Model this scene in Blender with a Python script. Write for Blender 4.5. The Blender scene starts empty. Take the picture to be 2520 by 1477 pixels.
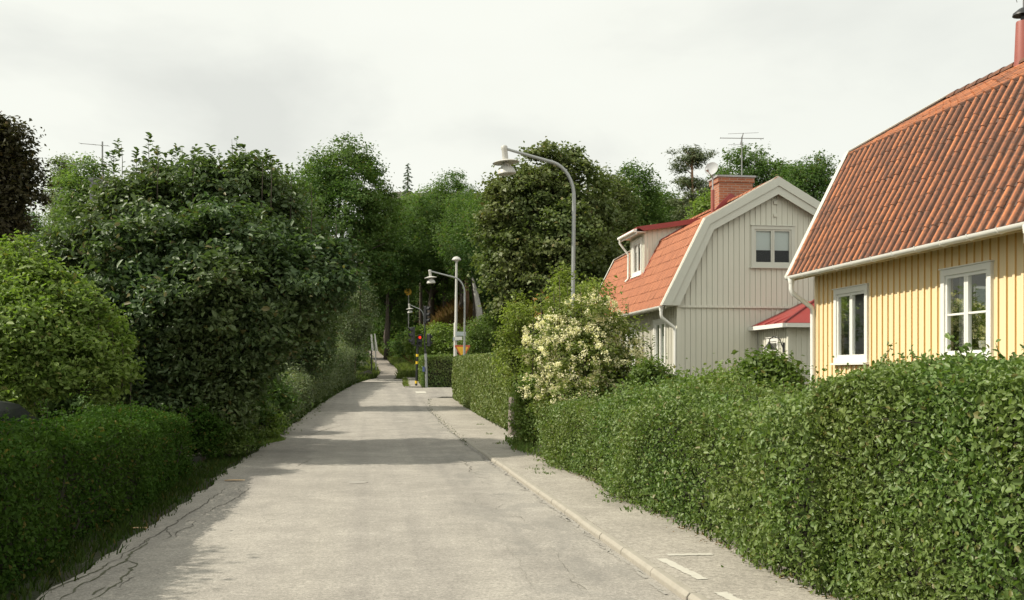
import bpy, math, random
import numpy as np
from mathutils import Vector
R = math.radians
SC = bpy.context.scene
COL = SC.collection
random.seed(7)

# ------------------------------------------------------------------ camera
CAMZ = 1.75
YAW = 8.0
cd = bpy.data.cameras.new('camera'); cam = bpy.data.objects.new('camera', cd); COL.objects.link(cam)
cam.location = (0, 0, CAMZ); cam.rotation_euler = (R(90), 0, R(-YAW))
cd.sensor_width = 36.0; cd.lens = 35.73; cd.shift_y = 0.0711; cd.clip_end = 3000; cd.clip_start = 0.1
SC.camera = cam
# ------------------------------------------------------------------ sun
SUN_EL, SUN_AHEAD = 43.0, 3.0
sv = Vector((-math.cos(R(SUN_EL)) * math.cos(R(SUN_AHEAD)), math.cos(R(SUN_EL)) * math.sin(R(SUN_AHEAD)), math.sin(R(SUN_EL))))
sl = bpy.data.lights.new('sun', 'SUN'); sl.energy = 5.0; sl.angle = R(0.6); sl.color = (1.0, 0.93, 0.80)
so = bpy.data.objects.new('sun', sl); COL.objects.link(so); so.rotation_euler = sv.to_track_quat('Z', 'Y').to_euler()
so.location = (-60, 10, 60)
SC.view_settings.view_transform = 'Standard'; SC.view_settings.look = 'None'
SC.view_settings.exposure = 0.18; SC.view_settings.gamma = 1.0

# ------------------------------------------------------------------ node helpers
class NT:
    def __init__(s, tree): s.t = tree; s.n = tree.nodes; s.l = tree.links
    def new(s, typ, **kw):
        n = s.n.new(typ)
        for k, v in kw.items():
            if k.startswith('i_'): n.inputs[k[2:].replace('_', ' ')].default_value = v
            else: setattr(n, k, v)
        return n
    def link(s, a, b): s.l.new(a, b)
    def math(s, op, a, b=None, c=None, clamp=False):
        n = s.n.new('ShaderNodeMath'); n.operation = op; n.use_clamp = clamp
        for i, v in enumerate((a, b, c)):
            if v is None: continue
            if hasattr(v, 'is_linked'): s.l.new(v, n.inputs[i])
            else: n.inputs[i].default_value = v
        return n.outputs[0]
    def ramp(s, fac, stops):
        n = s.n.new('ShaderNodeValToRGB'); e = n.color_ramp.elements
        while len(e) < len(stops): e.new(0.5)
        for i, (p, c) in enumerate(stops):
            e[i].position = p; e[i].color = c if len(c) == 4 else (*c, 1)
        s.l.new(fac, n.inputs[0]); return n.outputs[0]
    def mix(s, fac, a, b, typ='MIX'):
        n = s.n.new('ShaderNodeMix'); n.data_type = 'RGBA'; n.blend_type = typ
        for sock, v in ((n.inputs['Factor'], fac), (n.inputs[6], a), (n.inputs[7], b)):
            if hasattr(v, 'is_linked'): s.l.new(v, sock)
            elif isinstance(v, (int, float)): sock.default_value = v
            else: sock.default_value = (*v, 1) if len(v) == 3 else v
        return n.outputs[2]
    def noise(s, vec, scale, detail=3, rough=0.55, dist=0.0):
        n = s.n.new('ShaderNodeTexNoise'); n.inputs['Scale'].default_value = scale
        n.inputs['Detail'].default_value = detail; n.inputs['Roughness'].default_value = rough
        n.inputs['Distortion'].default_value = dist
        if vec is not None: s.l.new(vec, n.inputs['Vector'])
        return n.outputs['Fac']
    def mapping(s, vec, scale=(1, 1, 1), loc=(0, 0, 0), rot=(0, 0, 0)):
        n = s.n.new('ShaderNodeMapping'); n.inputs['Scale'].default_value = scale
        n.inputs['Location'].default_value = loc; n.inputs['Rotation'].default_value = rot
        s.l.new(vec, n.inputs['Vector']); return n.outputs[0]

# ------------------------------------------------------------------ world: bright cloud cover over a physical sky
wd = bpy.data.worlds.new('World'); SC.world = wd; wd.use_nodes = True
t = NT(wd.node_tree)
for n in list(t.n): t.n.remove(n)
tc = t.new('ShaderNodeTexCoord')
sky = t.new('ShaderNodeTexSky', sky_type='NISHITA', sun_disc=False)
sky.sun_elevation = R(SUN_EL); sky.sun_rotation = math.atan2(sv.x, sv.y); sky.air_density = 1.0; sky.dust_density = 2.0
skyc = t.mix(1.0, sky.outputs[0], (0.10, 0.10, 0.10), 'MULTIPLY')
sep = t.new('ShaderNodeSeparateXYZ'); t.link(tc.outputs['Generated'], sep.inputs[0])
zc = t.math('ADD', t.math('MAXIMUM', sep.outputs[2], 0.0), 0.22)
comb = t.new('ShaderNodeCombineXYZ')
t.link(t.math('DIVIDE', sep.outputs[0], zc), comb.inputs[0]); t.link(t.math('DIVIDE', sep.outputs[1], zc), comb.inputs[1])
cl = t.noise(t.mapping(comb.outputs[0], (1.55, 1.5, 1), (12.2, 3.3, 0)), 1.0, 6, 0.5, 0.25)
clouds = t.ramp(cl, [(0.36, (0.895, 0.905, 0.825)), (0.50, (0.875, 0.885, 0.805)), (0.61, (0.79, 0.80, 0.735)), (0.72, (0.71, 0.72, 0.665))])
# thinner, greener haze towards the right of the street
rt = t.ramp(t.math('ADD', t.math('MULTIPLY', sep.outputs[0], 1.0), t.math('MULTIPLY', sep.outputs[2], .25)), [(.32, (0, 0, 0)), (.62, (1, 1, 1))])
clouds = t.mix(t.math('MULTIPLY', rt, .45), clouds, (.775, .80, .745))
# sky brightened behind the camera, added as fill for the shaded gable
back = t.math('MULTIPLY', t.math('ADD', t.math('MULTIPLY', sep.outputs[1], -1.0), 0.10), 1.0, clamp=True)
boost = t.math('ADD', t.math('MULTIPLY', back, 0.6), 1.0)
cb = t.new('ShaderNodeVectorMath', operation='SCALE'); t.link(clouds, cb.inputs[0]); t.link(boost, cb.inputs['Scale'])
wc = t.mix(0.93, skyc, cb.outputs[0])
bg = t.new('ShaderNodeBackground'); t.link(wc, bg.inputs[0]); bg.inputs[1].default_value = 1.0
ow = t.new('ShaderNodeOutputWorld'); t.link(bg.outputs[0], ow.inputs[0])

# ------------------------------------------------------------------ photograph <-> place
SY, CY = math.sin(R(YAW)), math.cos(R(YAW))
F = 2500.0
def W(px, D):
    u = (px - 1259.5) / F
    return D * (SY + u * CY), D * (CY - u * SY)
def WZ(py, D): return CAMZ + (917 - py) * D / F
def DOF(x, y): return y * CY + x * SY

ZY = [(-60, 0), (24, 0), (30, .07), (36, .18), (40, .3), (45, .5), (50, .8), (55, 1.08), (60, 1.33), (65, 1.55), (75, 2.2), (100, 3.9), (130, 7.5), (200, 18), (400, 30)]
ZX, ZV = np.array([a for a, b in ZY], float), np.array([b for a, b in ZY], float)
def zroad(y): return np.interp(y, ZX, ZV)
def sm(a, b, x):
    q = np.clip((np.asarray(x, float) - a) / (b - a), 0, 1); return q * q * (3 - 2 * q)
LEFT = [(-40, -2.5), (8, -2.55), (12, -2.42), (18, -2.5), (30, -2.5), (40, -2.2), (45, -1.95), (52, -1.2), (58, -.6), (60.5, .1), (63, .5), (68, .7), (75, .5), (85, .1), (100, -.5), (115, -1.6)]
RIGHT = [(-40, 2.4), (40, 2.4), (46, 2.75), (47.4, 3.4), (53, 3.0), (53.3, 1.9), (60.5, 2.1), (65, 1.95), (75, 1.9), (100, 1.6), (115, 2.2)]
def xl(y):
    y = np.asarray(y, float); return sum(np.interp(y + d, [a for a, b in LEFT], [b for a, b in LEFT]) for d in (-2.4, -1.2, 0, 1.2, 2.4)) / 5
def xr(y): return np.interp(y, [a for a, b in RIGHT], [b for a, b in RIGHT])
def zg(x, y):
    x = np.asarray(x, float); y = np.asarray(y, float)
    z = zroad(y)
    z = z + 0.38 * sm(3.9, 6.5, x) * (1 - sm(40, 46, y)) * sm(-20, 0, y)          # garden level
    z = z + np.maximum(0, y - 60) * 0.125 * sm(2.4, 9, x) * sm(58, 85, y)      # wooded bank right of the path
    z = z + np.maximum(0, y - 56) * 0.05 * sm(1.5, 12, -x)                       # rise to the left
    return z
def zt(x, y): return float(zg(x, y))

# ------------------------------------------------------------------ objects
def tag(o, label=None, cat=None, group=None, kind=None):
    if label: o['label'] = label
    if cat: o['category'] = cat
    if group: o['group'] = group
    if kind: o['kind'] = kind
    return o
def thing(name, loc, label, cat, group=None):
    o = bpy.data.objects.new(name, None); COL.objects.link(o); o.location = loc; o.empty_display_size = .2
    return tag(o, label, cat, group)
def base_of(p):
    v = Vector((0, 0, 0))
    while p is not None: v = v + p.location; p = p.parent
    return v
def link_mesh(name, me, mat, parent=None, origin=None, smooth=False):
    o = bpy.data.objects.new(name, me); COL.objects.link(o)
    if parent is not None:
        b = base_of(parent); o.parent = parent
    else:
        b = Vector(origin) if origin is not None else Vector((0, 0, 0)); o.location = b
    n = len(me.vertices); co = np.empty(n * 3, np.float32); me.vertices.foreach_get('co', co)
    co = co.reshape(-1, 3) - np.array(b, np.float32); me.vertices.foreach_set('co', co.ravel())
    if mat is not None:
        for m in (mat if isinstance(mat, (list, tuple)) else [mat]): me.materials.append(m)
    if smooth: me.polygons.foreach_set('use_smooth', np.ones(len(me.polygons), bool))
    me.update(); return o
def np_mesh(name, V, loops, sizes):
    me = bpy.data.meshes.new(name)
    me.vertices.add(len(V)); me.vertices.foreach_set('co', np.asarray(V, np.float32).ravel())
    me.loops.add(len(loops)); me.loops.foreach_set('vertex_index', np.asarray(loops, np.int32))
    st = np.concatenate([[0], np.cumsum(sizes)[:-1]]).astype(np.int32)
    me.polygons.add(len(sizes)); me.polygons.foreach_set('loop_start', st)
    me.update(calc_edges=True); return me
class MB:
    def __init__(s): s.v = []; s.f = []; s.uv = None
    def box(s, x0, x1, y0, y1, z0, z1):
        b = len(s.v)
        s.v += [(x0, y0, z0), (x1, y0, z0), (x1, y1, z0), (x0, y1, z0), (x0, y0, z1), (x1, y0, z1), (x1, y1, z1), (x0, y1, z1)]
        s.f += [tuple(b + i for i in q) for q in ((0, 3, 2, 1), (4, 5, 6, 7), (0, 1, 5, 4), (1, 2, 6, 5), (2, 3, 7, 6), (3, 0, 4, 7))]
        return s
    def quad(s, a, b, c, d):
        i = len(s.v); s.v += [tuple(a), tuple(b), tuple(c), tuple(d)]; s.f.append((i, i + 1, i + 2, i + 3)); return s
    def prism(s, poly, d):
        """closed polygon (3D points, planar) extruded by vector d"""
        n = len(poly); b = len(s.v); d = Vector(d)
        s.v += [tuple(p) for p in poly] + [tuple(Vector(p) + d) for p in poly]
        s.f.append(tuple(b + i for i in range(n))[::-1]); s.f.append(tuple(b + n + i for i in range(n)))
        for i in range(n):
            j = (i + 1) % n; s.f.append((b + i, b + j, b + n + j, b + n + i))
        return s
    def bar(s, p, q, w, h, up=(0, 0, 1)):
        p, q = Vector(p), Vector(q); d = (q - p).normalized(); u = Vector(up)
        sd = d.cross(u)
        if sd.length < 1e-4: sd = d.cross(Vector((1, 0, 0)))
        sd.normalize(); u = sd.cross(d)
        return s.prism([p + sd * w / 2 + u * h / 2, p - sd * w / 2 + u * h / 2, p - sd * w / 2 - u * h / 2, p + sd * w / 2 - u * h / 2], q - p)
    def tube(s, pts, rad, n=10, caps=True):
        pts = [Vector(p) for p in pts]
        if not isinstance(rad, (list, tuple, np.ndarray)): rad = [rad] * len(pts)
        b = len(s.v); ref = Vector((0.31, 0.17, 0.93))
        prev = None
        for i, p in enumerate(pts):
            d = (pts[min(i + 1, len(pts) - 1)] - pts[max(i - 1, 0)]).normalized()
            if prev is None:
                a = d.cross(ref)
                if a.length < .05: a = d.cross(Vector((1, 0, 0)))
            else: a = prev - d * prev.dot(d)
            a.normalize(); prev = a; c = d.cross(a)
            for k in range(n):
                th = 2 * math.pi * k / n; s.v.append(tuple(p + (a * math.cos(th) + c * math.sin(th)) * rad[i]))
        for i in range(len(pts) - 1):
            for k in range(n):
                k2 = (k + 1) % n; s.f.append((b + i * n + k, b + i * n + k2, b + (i + 1) * n + k2, b + (i + 1) * n + k))
        if caps:
            s.f.append(tuple(b + k for k in range(n))[::-1]); s.f.append(tuple(b + (len(pts) - 1) * n + k for k in range(n)))
        return s
    def lathe(s, prof, c, n=24, axis=(0, 0, 1)):
        """prof: (r, h) pairs from bottom to top"""
        ax = Vector(axis).normalized(); q = ax.to_track_quat('Z', 'Y'); b = len(s.v); c = Vector(c)
        for r, h in prof:
            for k in range(n):
                th = 2 * math.pi * k / n; s.v.append(tuple(c + q @ Vector((r * math.cos(th), r * math.sin(th), h))))
        for i in range(len(prof) - 1):
            for k in range(n):
                k2 = (k + 1) % n; s.f.append((b + i * n + k, b + i * n + k2, b + (i + 1) * n + k2, b + (i + 1) * n + k))
        s.f.append(tuple(b + k for k in range(n))[::-1]); s.f.append(tuple(b + (len(prof) - 1) * n + k for k in range(n)))
        return s
    def build(s, name, mat, parent=None, origin=None, smooth=False, bevel=0, uv=None):
        me = bpy.data.meshes.new(name); me.from_pydata(s.v, [], s.f); me.update()
        o = link_mesh(name, me, mat, parent, origin, smooth)
        if uv is not None:
            l = me.uv_layers.new(name='uv'); l.data.foreach_set('uv', np.asarray(uv, np.float32).ravel())
        if smooth and smooth != 'all':
            try: me.set_sharp_from_angle(angle=R(40))
            except Exception: pass
        if bevel:
            m = o.modifiers.new('bevel', 'BEVEL'); m.width = bevel; m.segments = 2; m.limit_method = 'ANGLE'
        return o
def copy_tree(o, parent=None):
    c = o.copy(); COL.objects.link(c)
    if parent is not None: c.parent = parent
    for ch in [x for x in bpy.data.objects if x.parent == o]: copy_tree(ch, c)
    return c

# ------------------------------------------------------------------ materials
def mat(name):
    m = bpy.data.materials.new(name); m.use_nodes = True; t = NT(m.node_tree)
    for n in list(t.n): t.n.remove(n)
    o = t.new('ShaderNodeOutputMaterial'); b = t.new('ShaderNodeBsdfPrincipled'); t.link(b.outputs[0], o.inputs[0])
    t.b = b; t.o = o; t.c = t.new('ShaderNodeTexCoord').outputs['Object']; return m, t
def bump(t, h, strength=.3, dist=.01):
    n = t.new('ShaderNodeBump'); n.inputs['Strength'].default_value = strength; n.inputs['Distance'].default_value = dist
    t.link(h, n.inputs['Height']); t.link(n.outputs[0], t.b.inputs['Normal'])
def paint(name, col, rough=.55, var=.12, scale=3.0, metal=0.0, dirt=None, fine=60):
    m, t = mat(name)
    n = t.noise(t.c, scale, 5, .6); n2 = t.noise(t.c, fine, 2)
    c = t.mix(n, tuple(x * (1 - var) for x in col), tuple(min(1, x * (1 + var)) for x in col))
    c = t.mix(t.math('MULTIPLY', n2, .25), c, tuple(x * .75 for x in col))
    if dirt is not None:
        d = t.ramp(t.noise(t.mapping(t.c, (2.5, 2.5, .7)), 2.2, 6, .65), [(.56, (0, 0, 0)), (.75, (1, 1, 1))])
        c = t.mix(t.math('MULTIPLY', d, .55), c, dirt)
    t.link(c, t.b.inputs['Base Color']); t.b.inputs['Roughness'].default_value = rough; t.b.inputs['Metallic'].default_value = metal
    bump(t, n2, .15, .003); return m
def leafmat(name, c1, c2, c3=None, trans=.3, rough=.45, scale=1.1, spec=.28):
    m, t = mat(name)
    g = t.new('ShaderNodeNewGeometry')
    rnd = g.outputs['Random Per Island']
    c = t.mix(rnd, c1, c2)
    cl = t.ramp(t.noise(t.c, scale, 3), [(.38, (0, 0, 0)), (.64, (1, 1, 1))])
    c = t.mix(t.math('MULTIPLY', cl, .6), c, c3 if c3 else tuple(x * 1.4 for x in c2))
    old = t.ramp(rnd, [(.965, (0, 0, 0)), (.97, (1, 1, 1))])
    c = t.mix(t.math('MULTIPLY', old, .55), c, (.16, .10, .035))
    t.link(c, t.b.inputs['Base Color']); t.b.inputs['Roughness'].default_value = rough
    t.b.inputs['Specular IOR Level'].default_value = spec
    tr = t.new('ShaderNodeBsdfTranslucent'); t.link(t.mix(1.0, c, (1.25, 1.45, .6), 'MULTIPLY'), tr.inputs[0])
    mx = t.new('ShaderNodeMixShader'); mx.inputs[0].default_value = trans
    t.link(t.b.outputs[0], mx.inputs[1]); t.link(tr.outputs[0], mx.inputs[2]); t.link(mx.outputs[0], t.o.inputs[0])
    return m
M = {}
RX0 = 10.67
# asphalt
def asphalt(name, c_dark, c_light, patches=True):
    m, t = mat(name)
    big = t.noise(t.c, .35, 4); mid = t.noise(t.mapping(t.c, (1.6, .35, 1)), 1.3, 5, .62); sp = t.noise(t.c, 95, 3, .75)
    c = t.mix(t.ramp(big, [(.3, (0, 0, 0)), (.7, (1, 1, 1))]), c_dark, c_light)
    c = t.mix(t.math('MULTIPLY', t.ramp(mid, [(.50, (0, 0, 0)), (.72, (1, 1, 1))]), .22), c, tuple(x * .7 for x in c_dark))
    spk = t.ramp(sp, [(.36, (.60, .60, .62)), (.5, (1, 1, 1)), (.66, (1.0, 1.0, 1.0))])
    c = t.mix(1.0, c, spk, 'MULTIPLY')
    st = t.new('ShaderNodeTexVoronoi', i_Scale=70.0); t.link(t.c, st.inputs['Vector'])
    lite = t.ramp(st.outputs['Distance'], [(.10, (1, 1, 1)), (.22, (0, 0, 0))])
    c = t.mix(t.math('MULTIPLY', lite, .35), c, tuple(min(1, x * 1.5) for x in c_light))
    for sc_, lo in ((38, .78), (17, .88), (5.5, .93), (1.1, .90)):
        g_ = t.ramp(t.noise(t.c, sc_, 2, .6), [(.33, (lo, lo, lo)), (.52, (1, 1, 1)), (.70, (2.0 - lo,) * 3)])
        c = t.mix(1.0, c, g_, 'MULTIPLY')
    if patches:
        # wheel-polished bands, and a broken, darker margin along the right edge
        sx = t.new('ShaderNodeSeparateXYZ'); t.link(t.c, sx.inputs[0])
        wv = t.noise(t.mapping(t.c, (1.5, .035, 1)), 1.0, 3, .5)
        c = t.mix(1.0, c, t.ramp(wv, [(.32, (.84, .84, .85)), (.5, (1, 1, 1)), (.68, (1.05, 1.05, 1.04))]), 'MULTIPLY')
        ed = t.ramp(t.math('MULTIPLY', sx.outputs[0], .25), [(.20, (0, 0, 0)), (.36, (1, 1, 1)), (.55, (1, 1, 1)), (.62, (.4, .4, .4))])
        br = t.ramp(t.noise(t.mapping(t.c, (1.1, .55, 1)), 1.25, 7, .68, .6), [(.50, (0, 0, 0)), (.545, (1, 1, 1))])
        c = t.mix(t.math('MULTIPLY', t.math('MULTIPLY', ed, br), .30), c, (.16, .155, .14))
        bl = t.ramp(t.noise(t.c, .9, 7, .7, .4), [(.60, (0, 0, 0)), (.63, (1, 1, 1))])
        c = t.mix(t.math('MULTIPLY', bl, .13), c, (.14, .135, .12))
        # fine crazing where the noise lets it through
        v = t.new('ShaderNodeTexVoronoi', feature='DISTANCE_TO_EDGE', i_Scale=1.7)
        wob = t.new('ShaderNodeVectorMath', operation='ADD'); nz = t.new('ShaderNodeTexNoise', i_Scale=2.5, i_Detail=5)
        t.link(t.c, nz.inputs['Vector'])
        sc = t.new('ShaderNodeVectorMath', operation='SCALE'); t.link(nz.outputs['Color'], sc.inputs[0]); sc.inputs['Scale'].default_value = .5
        t.link(t.c, wob.inputs[0]); t.link(sc.outputs[0], wob.inputs[1]); t.link(wob.outputs[0], v.inputs['Vector'])
        ln = t.ramp(v.outputs['Distance'], [(.0, (1, 1, 1)), (.012, (0, 0, 0))])
        mk = t.ramp(t.noise(t.c, .55, 3), [(.55, (0, 0, 0)), (.66, (1, 1, 1))])
        c = t.mix(t.math('MULTIPLY', t.math('MULTIPLY', ln, mk), .55), c, (.07, .065, .055))
    t.link(c, t.b.inputs['Base Color']); t.b.inputs['Roughness'].default_value = .9; t.b.inputs['Specular IOR Level'].default_value = .25
    bump(t, sp, .5, .006); return m
M['asphalt'] = asphalt('asphalt', (.300, .279, .243), (.342, .319, .278))
M['pave'] = asphalt('pavement_asphalt', (.328, .302, .256), (.375, .346, .294), False)
M['path'] = asphalt('path_asphalt', (.25, .22, .19), (.30, .27, .23), False)
M['kerb'] = paint('granite_kerb', (.31, .285, .235), .85, .2, 9, dirt=(.2, .18, .13))
M['crack'] = paint('crack_fill', (.085, .078, .06), .95, .3, 9)
M['moss'] = paint('moss_crack', (.085, .088, .05), .95, .3, 9)
M['patch'] = paint('asphalt_patch', (.285, .268, .235), .9, .15, 25)
M['worn'] = paint('worn_white_line', (.47, .45, .385), .9, .2, 20, dirt=(.34, .32, .27))
M['soil'] = None
def ground_mat():
    m, t = mat('ground_soil_grass')
    n = t.noise(t.c, .6, 6); f = t.noise(t.c, 14, 4)
    c = t.mix(t.ramp(n, [(.42, (0, 0, 0)), (.58, (1, 1, 1))]), (.035, .05, .016), (.052, .042, .026))
    c = t.mix(f, c, (.03, .032, .014)); t.link(c, t.b.inputs['Base Color']); t.b.inputs['Roughness'].default_value = .95
    bump(t, f, .6, .05); return m
M['ground'] = ground_mat()
M['bank'] = paint('bracken_bank', (.13, .075, .035), .95, .35, 2, dirt=(.06, .07, .025))
M['white'] = paint('white_paint', (.74, .73, .67), .5, .05, 4)
def striped(name, col, joint_shade, dirt, axis, off, sp, bw):
    """board paint with the shadow line beside each batten put into the colour"""
    m, t = mat(name)
    n = t.noise(t.c, 2.0, 5, .6); n2 = t.noise(t.c, 60, 2)
    c = t.mix(n, tuple(x * .95 for x in col), tuple(min(1, x * 1.05) for x in col))
    d = t.ramp(t.noise(t.mapping(t.c, (2.5, 2.5, .5)), 2.2, 6, .65), [(.52, (0, 0, 0)), (.75, (1, 1, 1))])
    c = t.mix(t.math('MULTIPLY', d, .6), c, dirt)
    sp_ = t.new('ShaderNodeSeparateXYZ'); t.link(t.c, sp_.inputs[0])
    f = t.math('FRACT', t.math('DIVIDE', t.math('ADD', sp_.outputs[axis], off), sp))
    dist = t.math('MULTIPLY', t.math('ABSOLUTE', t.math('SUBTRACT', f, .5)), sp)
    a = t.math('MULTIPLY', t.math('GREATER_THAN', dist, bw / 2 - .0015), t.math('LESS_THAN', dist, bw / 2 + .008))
    c = t.mix(t.math('MULTIPLY', a, t.math('ADD', t.math('MULTIPLY', n, .5), .55)), c, joint_shade)  # painted shadow tone along both edges of the batten
    t.link(c, t.b.inputs['Base Color']); t.b.inputs['Roughness'].default_value = .6
    bump(t, n2, .15, .003); return m
M['yellow'] = paint('yellow_paint', (.70, .56, .32), .6, .05, 2.0, dirt=(.74, .57, .28))
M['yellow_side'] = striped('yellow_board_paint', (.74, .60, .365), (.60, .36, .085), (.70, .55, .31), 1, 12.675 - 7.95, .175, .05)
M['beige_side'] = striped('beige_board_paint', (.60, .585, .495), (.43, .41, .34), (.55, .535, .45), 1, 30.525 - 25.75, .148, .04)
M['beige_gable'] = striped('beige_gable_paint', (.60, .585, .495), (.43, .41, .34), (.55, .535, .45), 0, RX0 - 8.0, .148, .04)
M['beige'] = paint('beige_paint', (.60, .585, .495), .6, .05, 2.0, dirt=(.55, .535, .45))
M['barge'] = paint('greige_board', (.53, .525, .455), .6, .06, 3, dirt=(.46, .45, .39))
M['redmetal'] = paint('red_sheet_metal', (.25, .032, .028), .45, .12, 3)
M['redpipe'] = paint('faded_red_metal', (.27, .075, .055), .55, .15, 6)
M['zinc'] = paint('galvanised_steel', (.30, .31, .30), .42, .12, 8, metal=.35)
M['lamp'] = paint('lamp_enamel', (.44, .43, .39), .45, .08, 8, dirt=(.28, .265, .23))
M['black'] = paint('black_paint', (.016, .017, .018), .45, .2, 8)
M['sigyellow'] = paint('yellow_band', (.72, .48, .02), .5, .08, 8)
M['signred'] = paint('sign_red', (.55, .10, .04), .45, .1, 8)
M['signyel'] = paint('sign_yellow', (.85, .48, .03), .45, .05, 8)
M['bluebox'] = paint('blue_box', (.08, .11, .26), .5, .1, 8)
M['signpale'] = paint('sign_back_grey', (.42, .47, .47), .45, .08, 8)
M['stone'] = paint('granite_post', (.20, .17, .145), .85, .3, 14, dirt=(.10, .09, .06))
M['bark'] = paint('bark', (.075, .06, .045), .9, .4, 9)
M['pinebark'] = paint('pine_bark', (.20, .115, .065), .9, .35, 6)
M['birchbark'] = paint('birch_bark', (.42, .40, .36), .8, .25, 5, dirt=(.06, .055, .05))
M['twig'] = paint('hedge_twigs', (.030, .028, .016), .95, .4, 14)
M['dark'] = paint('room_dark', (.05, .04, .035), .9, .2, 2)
M['curtain'] = paint('curtain_cloth', (.62, .62, .60), .85, .08, 3)
M['blind'] = paint('roller_blind', (.70, .74, .72), .85, .04, 3)
M['cap'] = paint('chimney_cap_grey', (.33, .34, .34), .6, .12, 6)
M['greyroof'] = paint('grey_roof_tiles', (.16, .16, .16), .8, .2, 6)
M['greyrend'] = paint('grey_render', (.24, .235, .225), .85, .1, 3)
M['leafpale'] = paint('dry_leaf', (.52, .36, .20), .8, .2, 30)
M['ant'] = paint('antenna_alu', (.22, .22, .21), .45, .1, 8, metal=.5)
def brick():
    m, t = mat('red_brick')
    b = t.new('ShaderNodeTexBrick', i_Scale=1.0); b.inputs['Brick Width'].default_value = .25; b.inputs['Row Height'].default_value = .072
    b.inputs['Mortar Size'].default_value = .011; b.inputs['Color1'].default_value = (.40, .135, .055, 1); b.inputs['Color2'].default_value = (.27, .085, .04, 1)
    b.inputs['Mortar'].default_value = (.36, .26, .20, 1)
    s = t.new('ShaderNodeSeparateXYZ'); t.link(t.c, s.inputs[0]); c = t.new('ShaderNodeCombineXYZ')
    t.link(t.math('ADD', s.outputs[0], s.outputs[1]), c.inputs[0]); t.link(s.outputs[2], c.inputs[1]); t.link(c.outputs[0], b.inputs['Vector'])
    n = t.noise(t.c, 6, 4); t.link(t.mix(t.math('MULTIPLY', n, .5), b.outputs['Color'], (.22, .12, .08)), t.b.inputs['Base Color'])
    t.b.inputs['Roughness'].default_value = .9; bump(t, b.outputs['Fac'], -.4, .01); return m
M['brick'] = brick()
def tilemat(name, c1, c2, dark, amt, rough=.75, groove=0.0):
    m, t = mat(name)
    uv = t.new('ShaderNodeTexCoord').outputs['UV']
    fl = t.new('ShaderNodeVectorMath', operation='FLOOR'); t.link(uv, fl.inputs[0])
    wn = t.new('ShaderNodeTexWhiteNoise'); wn.noise_dimensions = '2D'; t.link(fl.outputs[0], wn.inputs['Vector'])
    c = t.mix(wn.outputs['Value'], c1, c2)
    n = t.noise(t.c, 2.1, 6, .65); n2 = t.noise(t.c, 22, 4, .7)
    d = t.ramp(t.math('ADD', t.math('MULTIPLY', n, .6), t.math('MULTIPLY', n2, .45)), [(.50, (0, 0, 0)), (.66, (1, 1, 1))])
    c = t.mix(t.math('MULTIPLY', d, amt), c, dark)
    # dirt and moss in the channel, plus shadow painted on each roll's near flank
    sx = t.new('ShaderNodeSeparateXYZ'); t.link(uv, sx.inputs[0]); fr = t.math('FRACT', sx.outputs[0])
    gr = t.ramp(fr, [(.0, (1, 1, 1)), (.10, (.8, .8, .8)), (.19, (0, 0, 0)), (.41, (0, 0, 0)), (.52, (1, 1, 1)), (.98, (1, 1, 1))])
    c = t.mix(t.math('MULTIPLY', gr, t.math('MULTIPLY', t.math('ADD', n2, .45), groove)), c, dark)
    t.link(c, t.b.inputs['Base Color']); t.b.inputs['Roughness'].default_value = rough
    bump(t, n2, .3, .006); return m
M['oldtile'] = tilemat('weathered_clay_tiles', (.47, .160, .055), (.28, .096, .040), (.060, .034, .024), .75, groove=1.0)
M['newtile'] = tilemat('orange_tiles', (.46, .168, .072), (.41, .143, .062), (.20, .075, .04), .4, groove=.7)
def glass():
    m, t = mat('window_glass')
    g = t.new('ShaderNodeBsdfGlossy'); g.inputs['Roughness'].default_value = .02; g.inputs['Color'].default_value = (.9, .93, .92, 1)
    tr = t.new('ShaderNodeBsdfTransparent'); tr.inputs['Color'].default_value = (.84, .86, .85, 1)
    f = t.new('ShaderNodeFresnel', i_IOR=1.5); mx = t.new('ShaderNodeMixShader')
    t.link(t.math('MULTIPLY', f.outputs[0], .6), mx.inputs[0]); t.link(tr.outputs[0], mx.inputs[1]); t.link(g.outputs[0], mx.inputs[2])
    t.link(mx.outputs[0], t.o.inputs[0]); return m
M['glass'] = glass()
def carpaint():
    m, t = mat('dark_car_paint'); t.b.inputs['Base Color'].default_value = (.006, .007, .009, 1); t.b.inputs['Roughness'].default_value = .4
    t.b.inputs['Coat Weight'].default_value = .15; t.b.inputs['Coat Roughness'].default_value = .05; return m
M['car'] = carpaint()
def lit(name, col, e):
    m, t = mat(name); t.b.inputs['Base Color'].default_value = (*col, 1); t.b.inputs['Emission Color'].default_value = (*col, 1)
    t.b.inputs['Emission Strength'].default_value = e; return m
M['redlight'] = lit('red_signal_lens', (1.0, .05, .02), 1.0)
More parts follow.
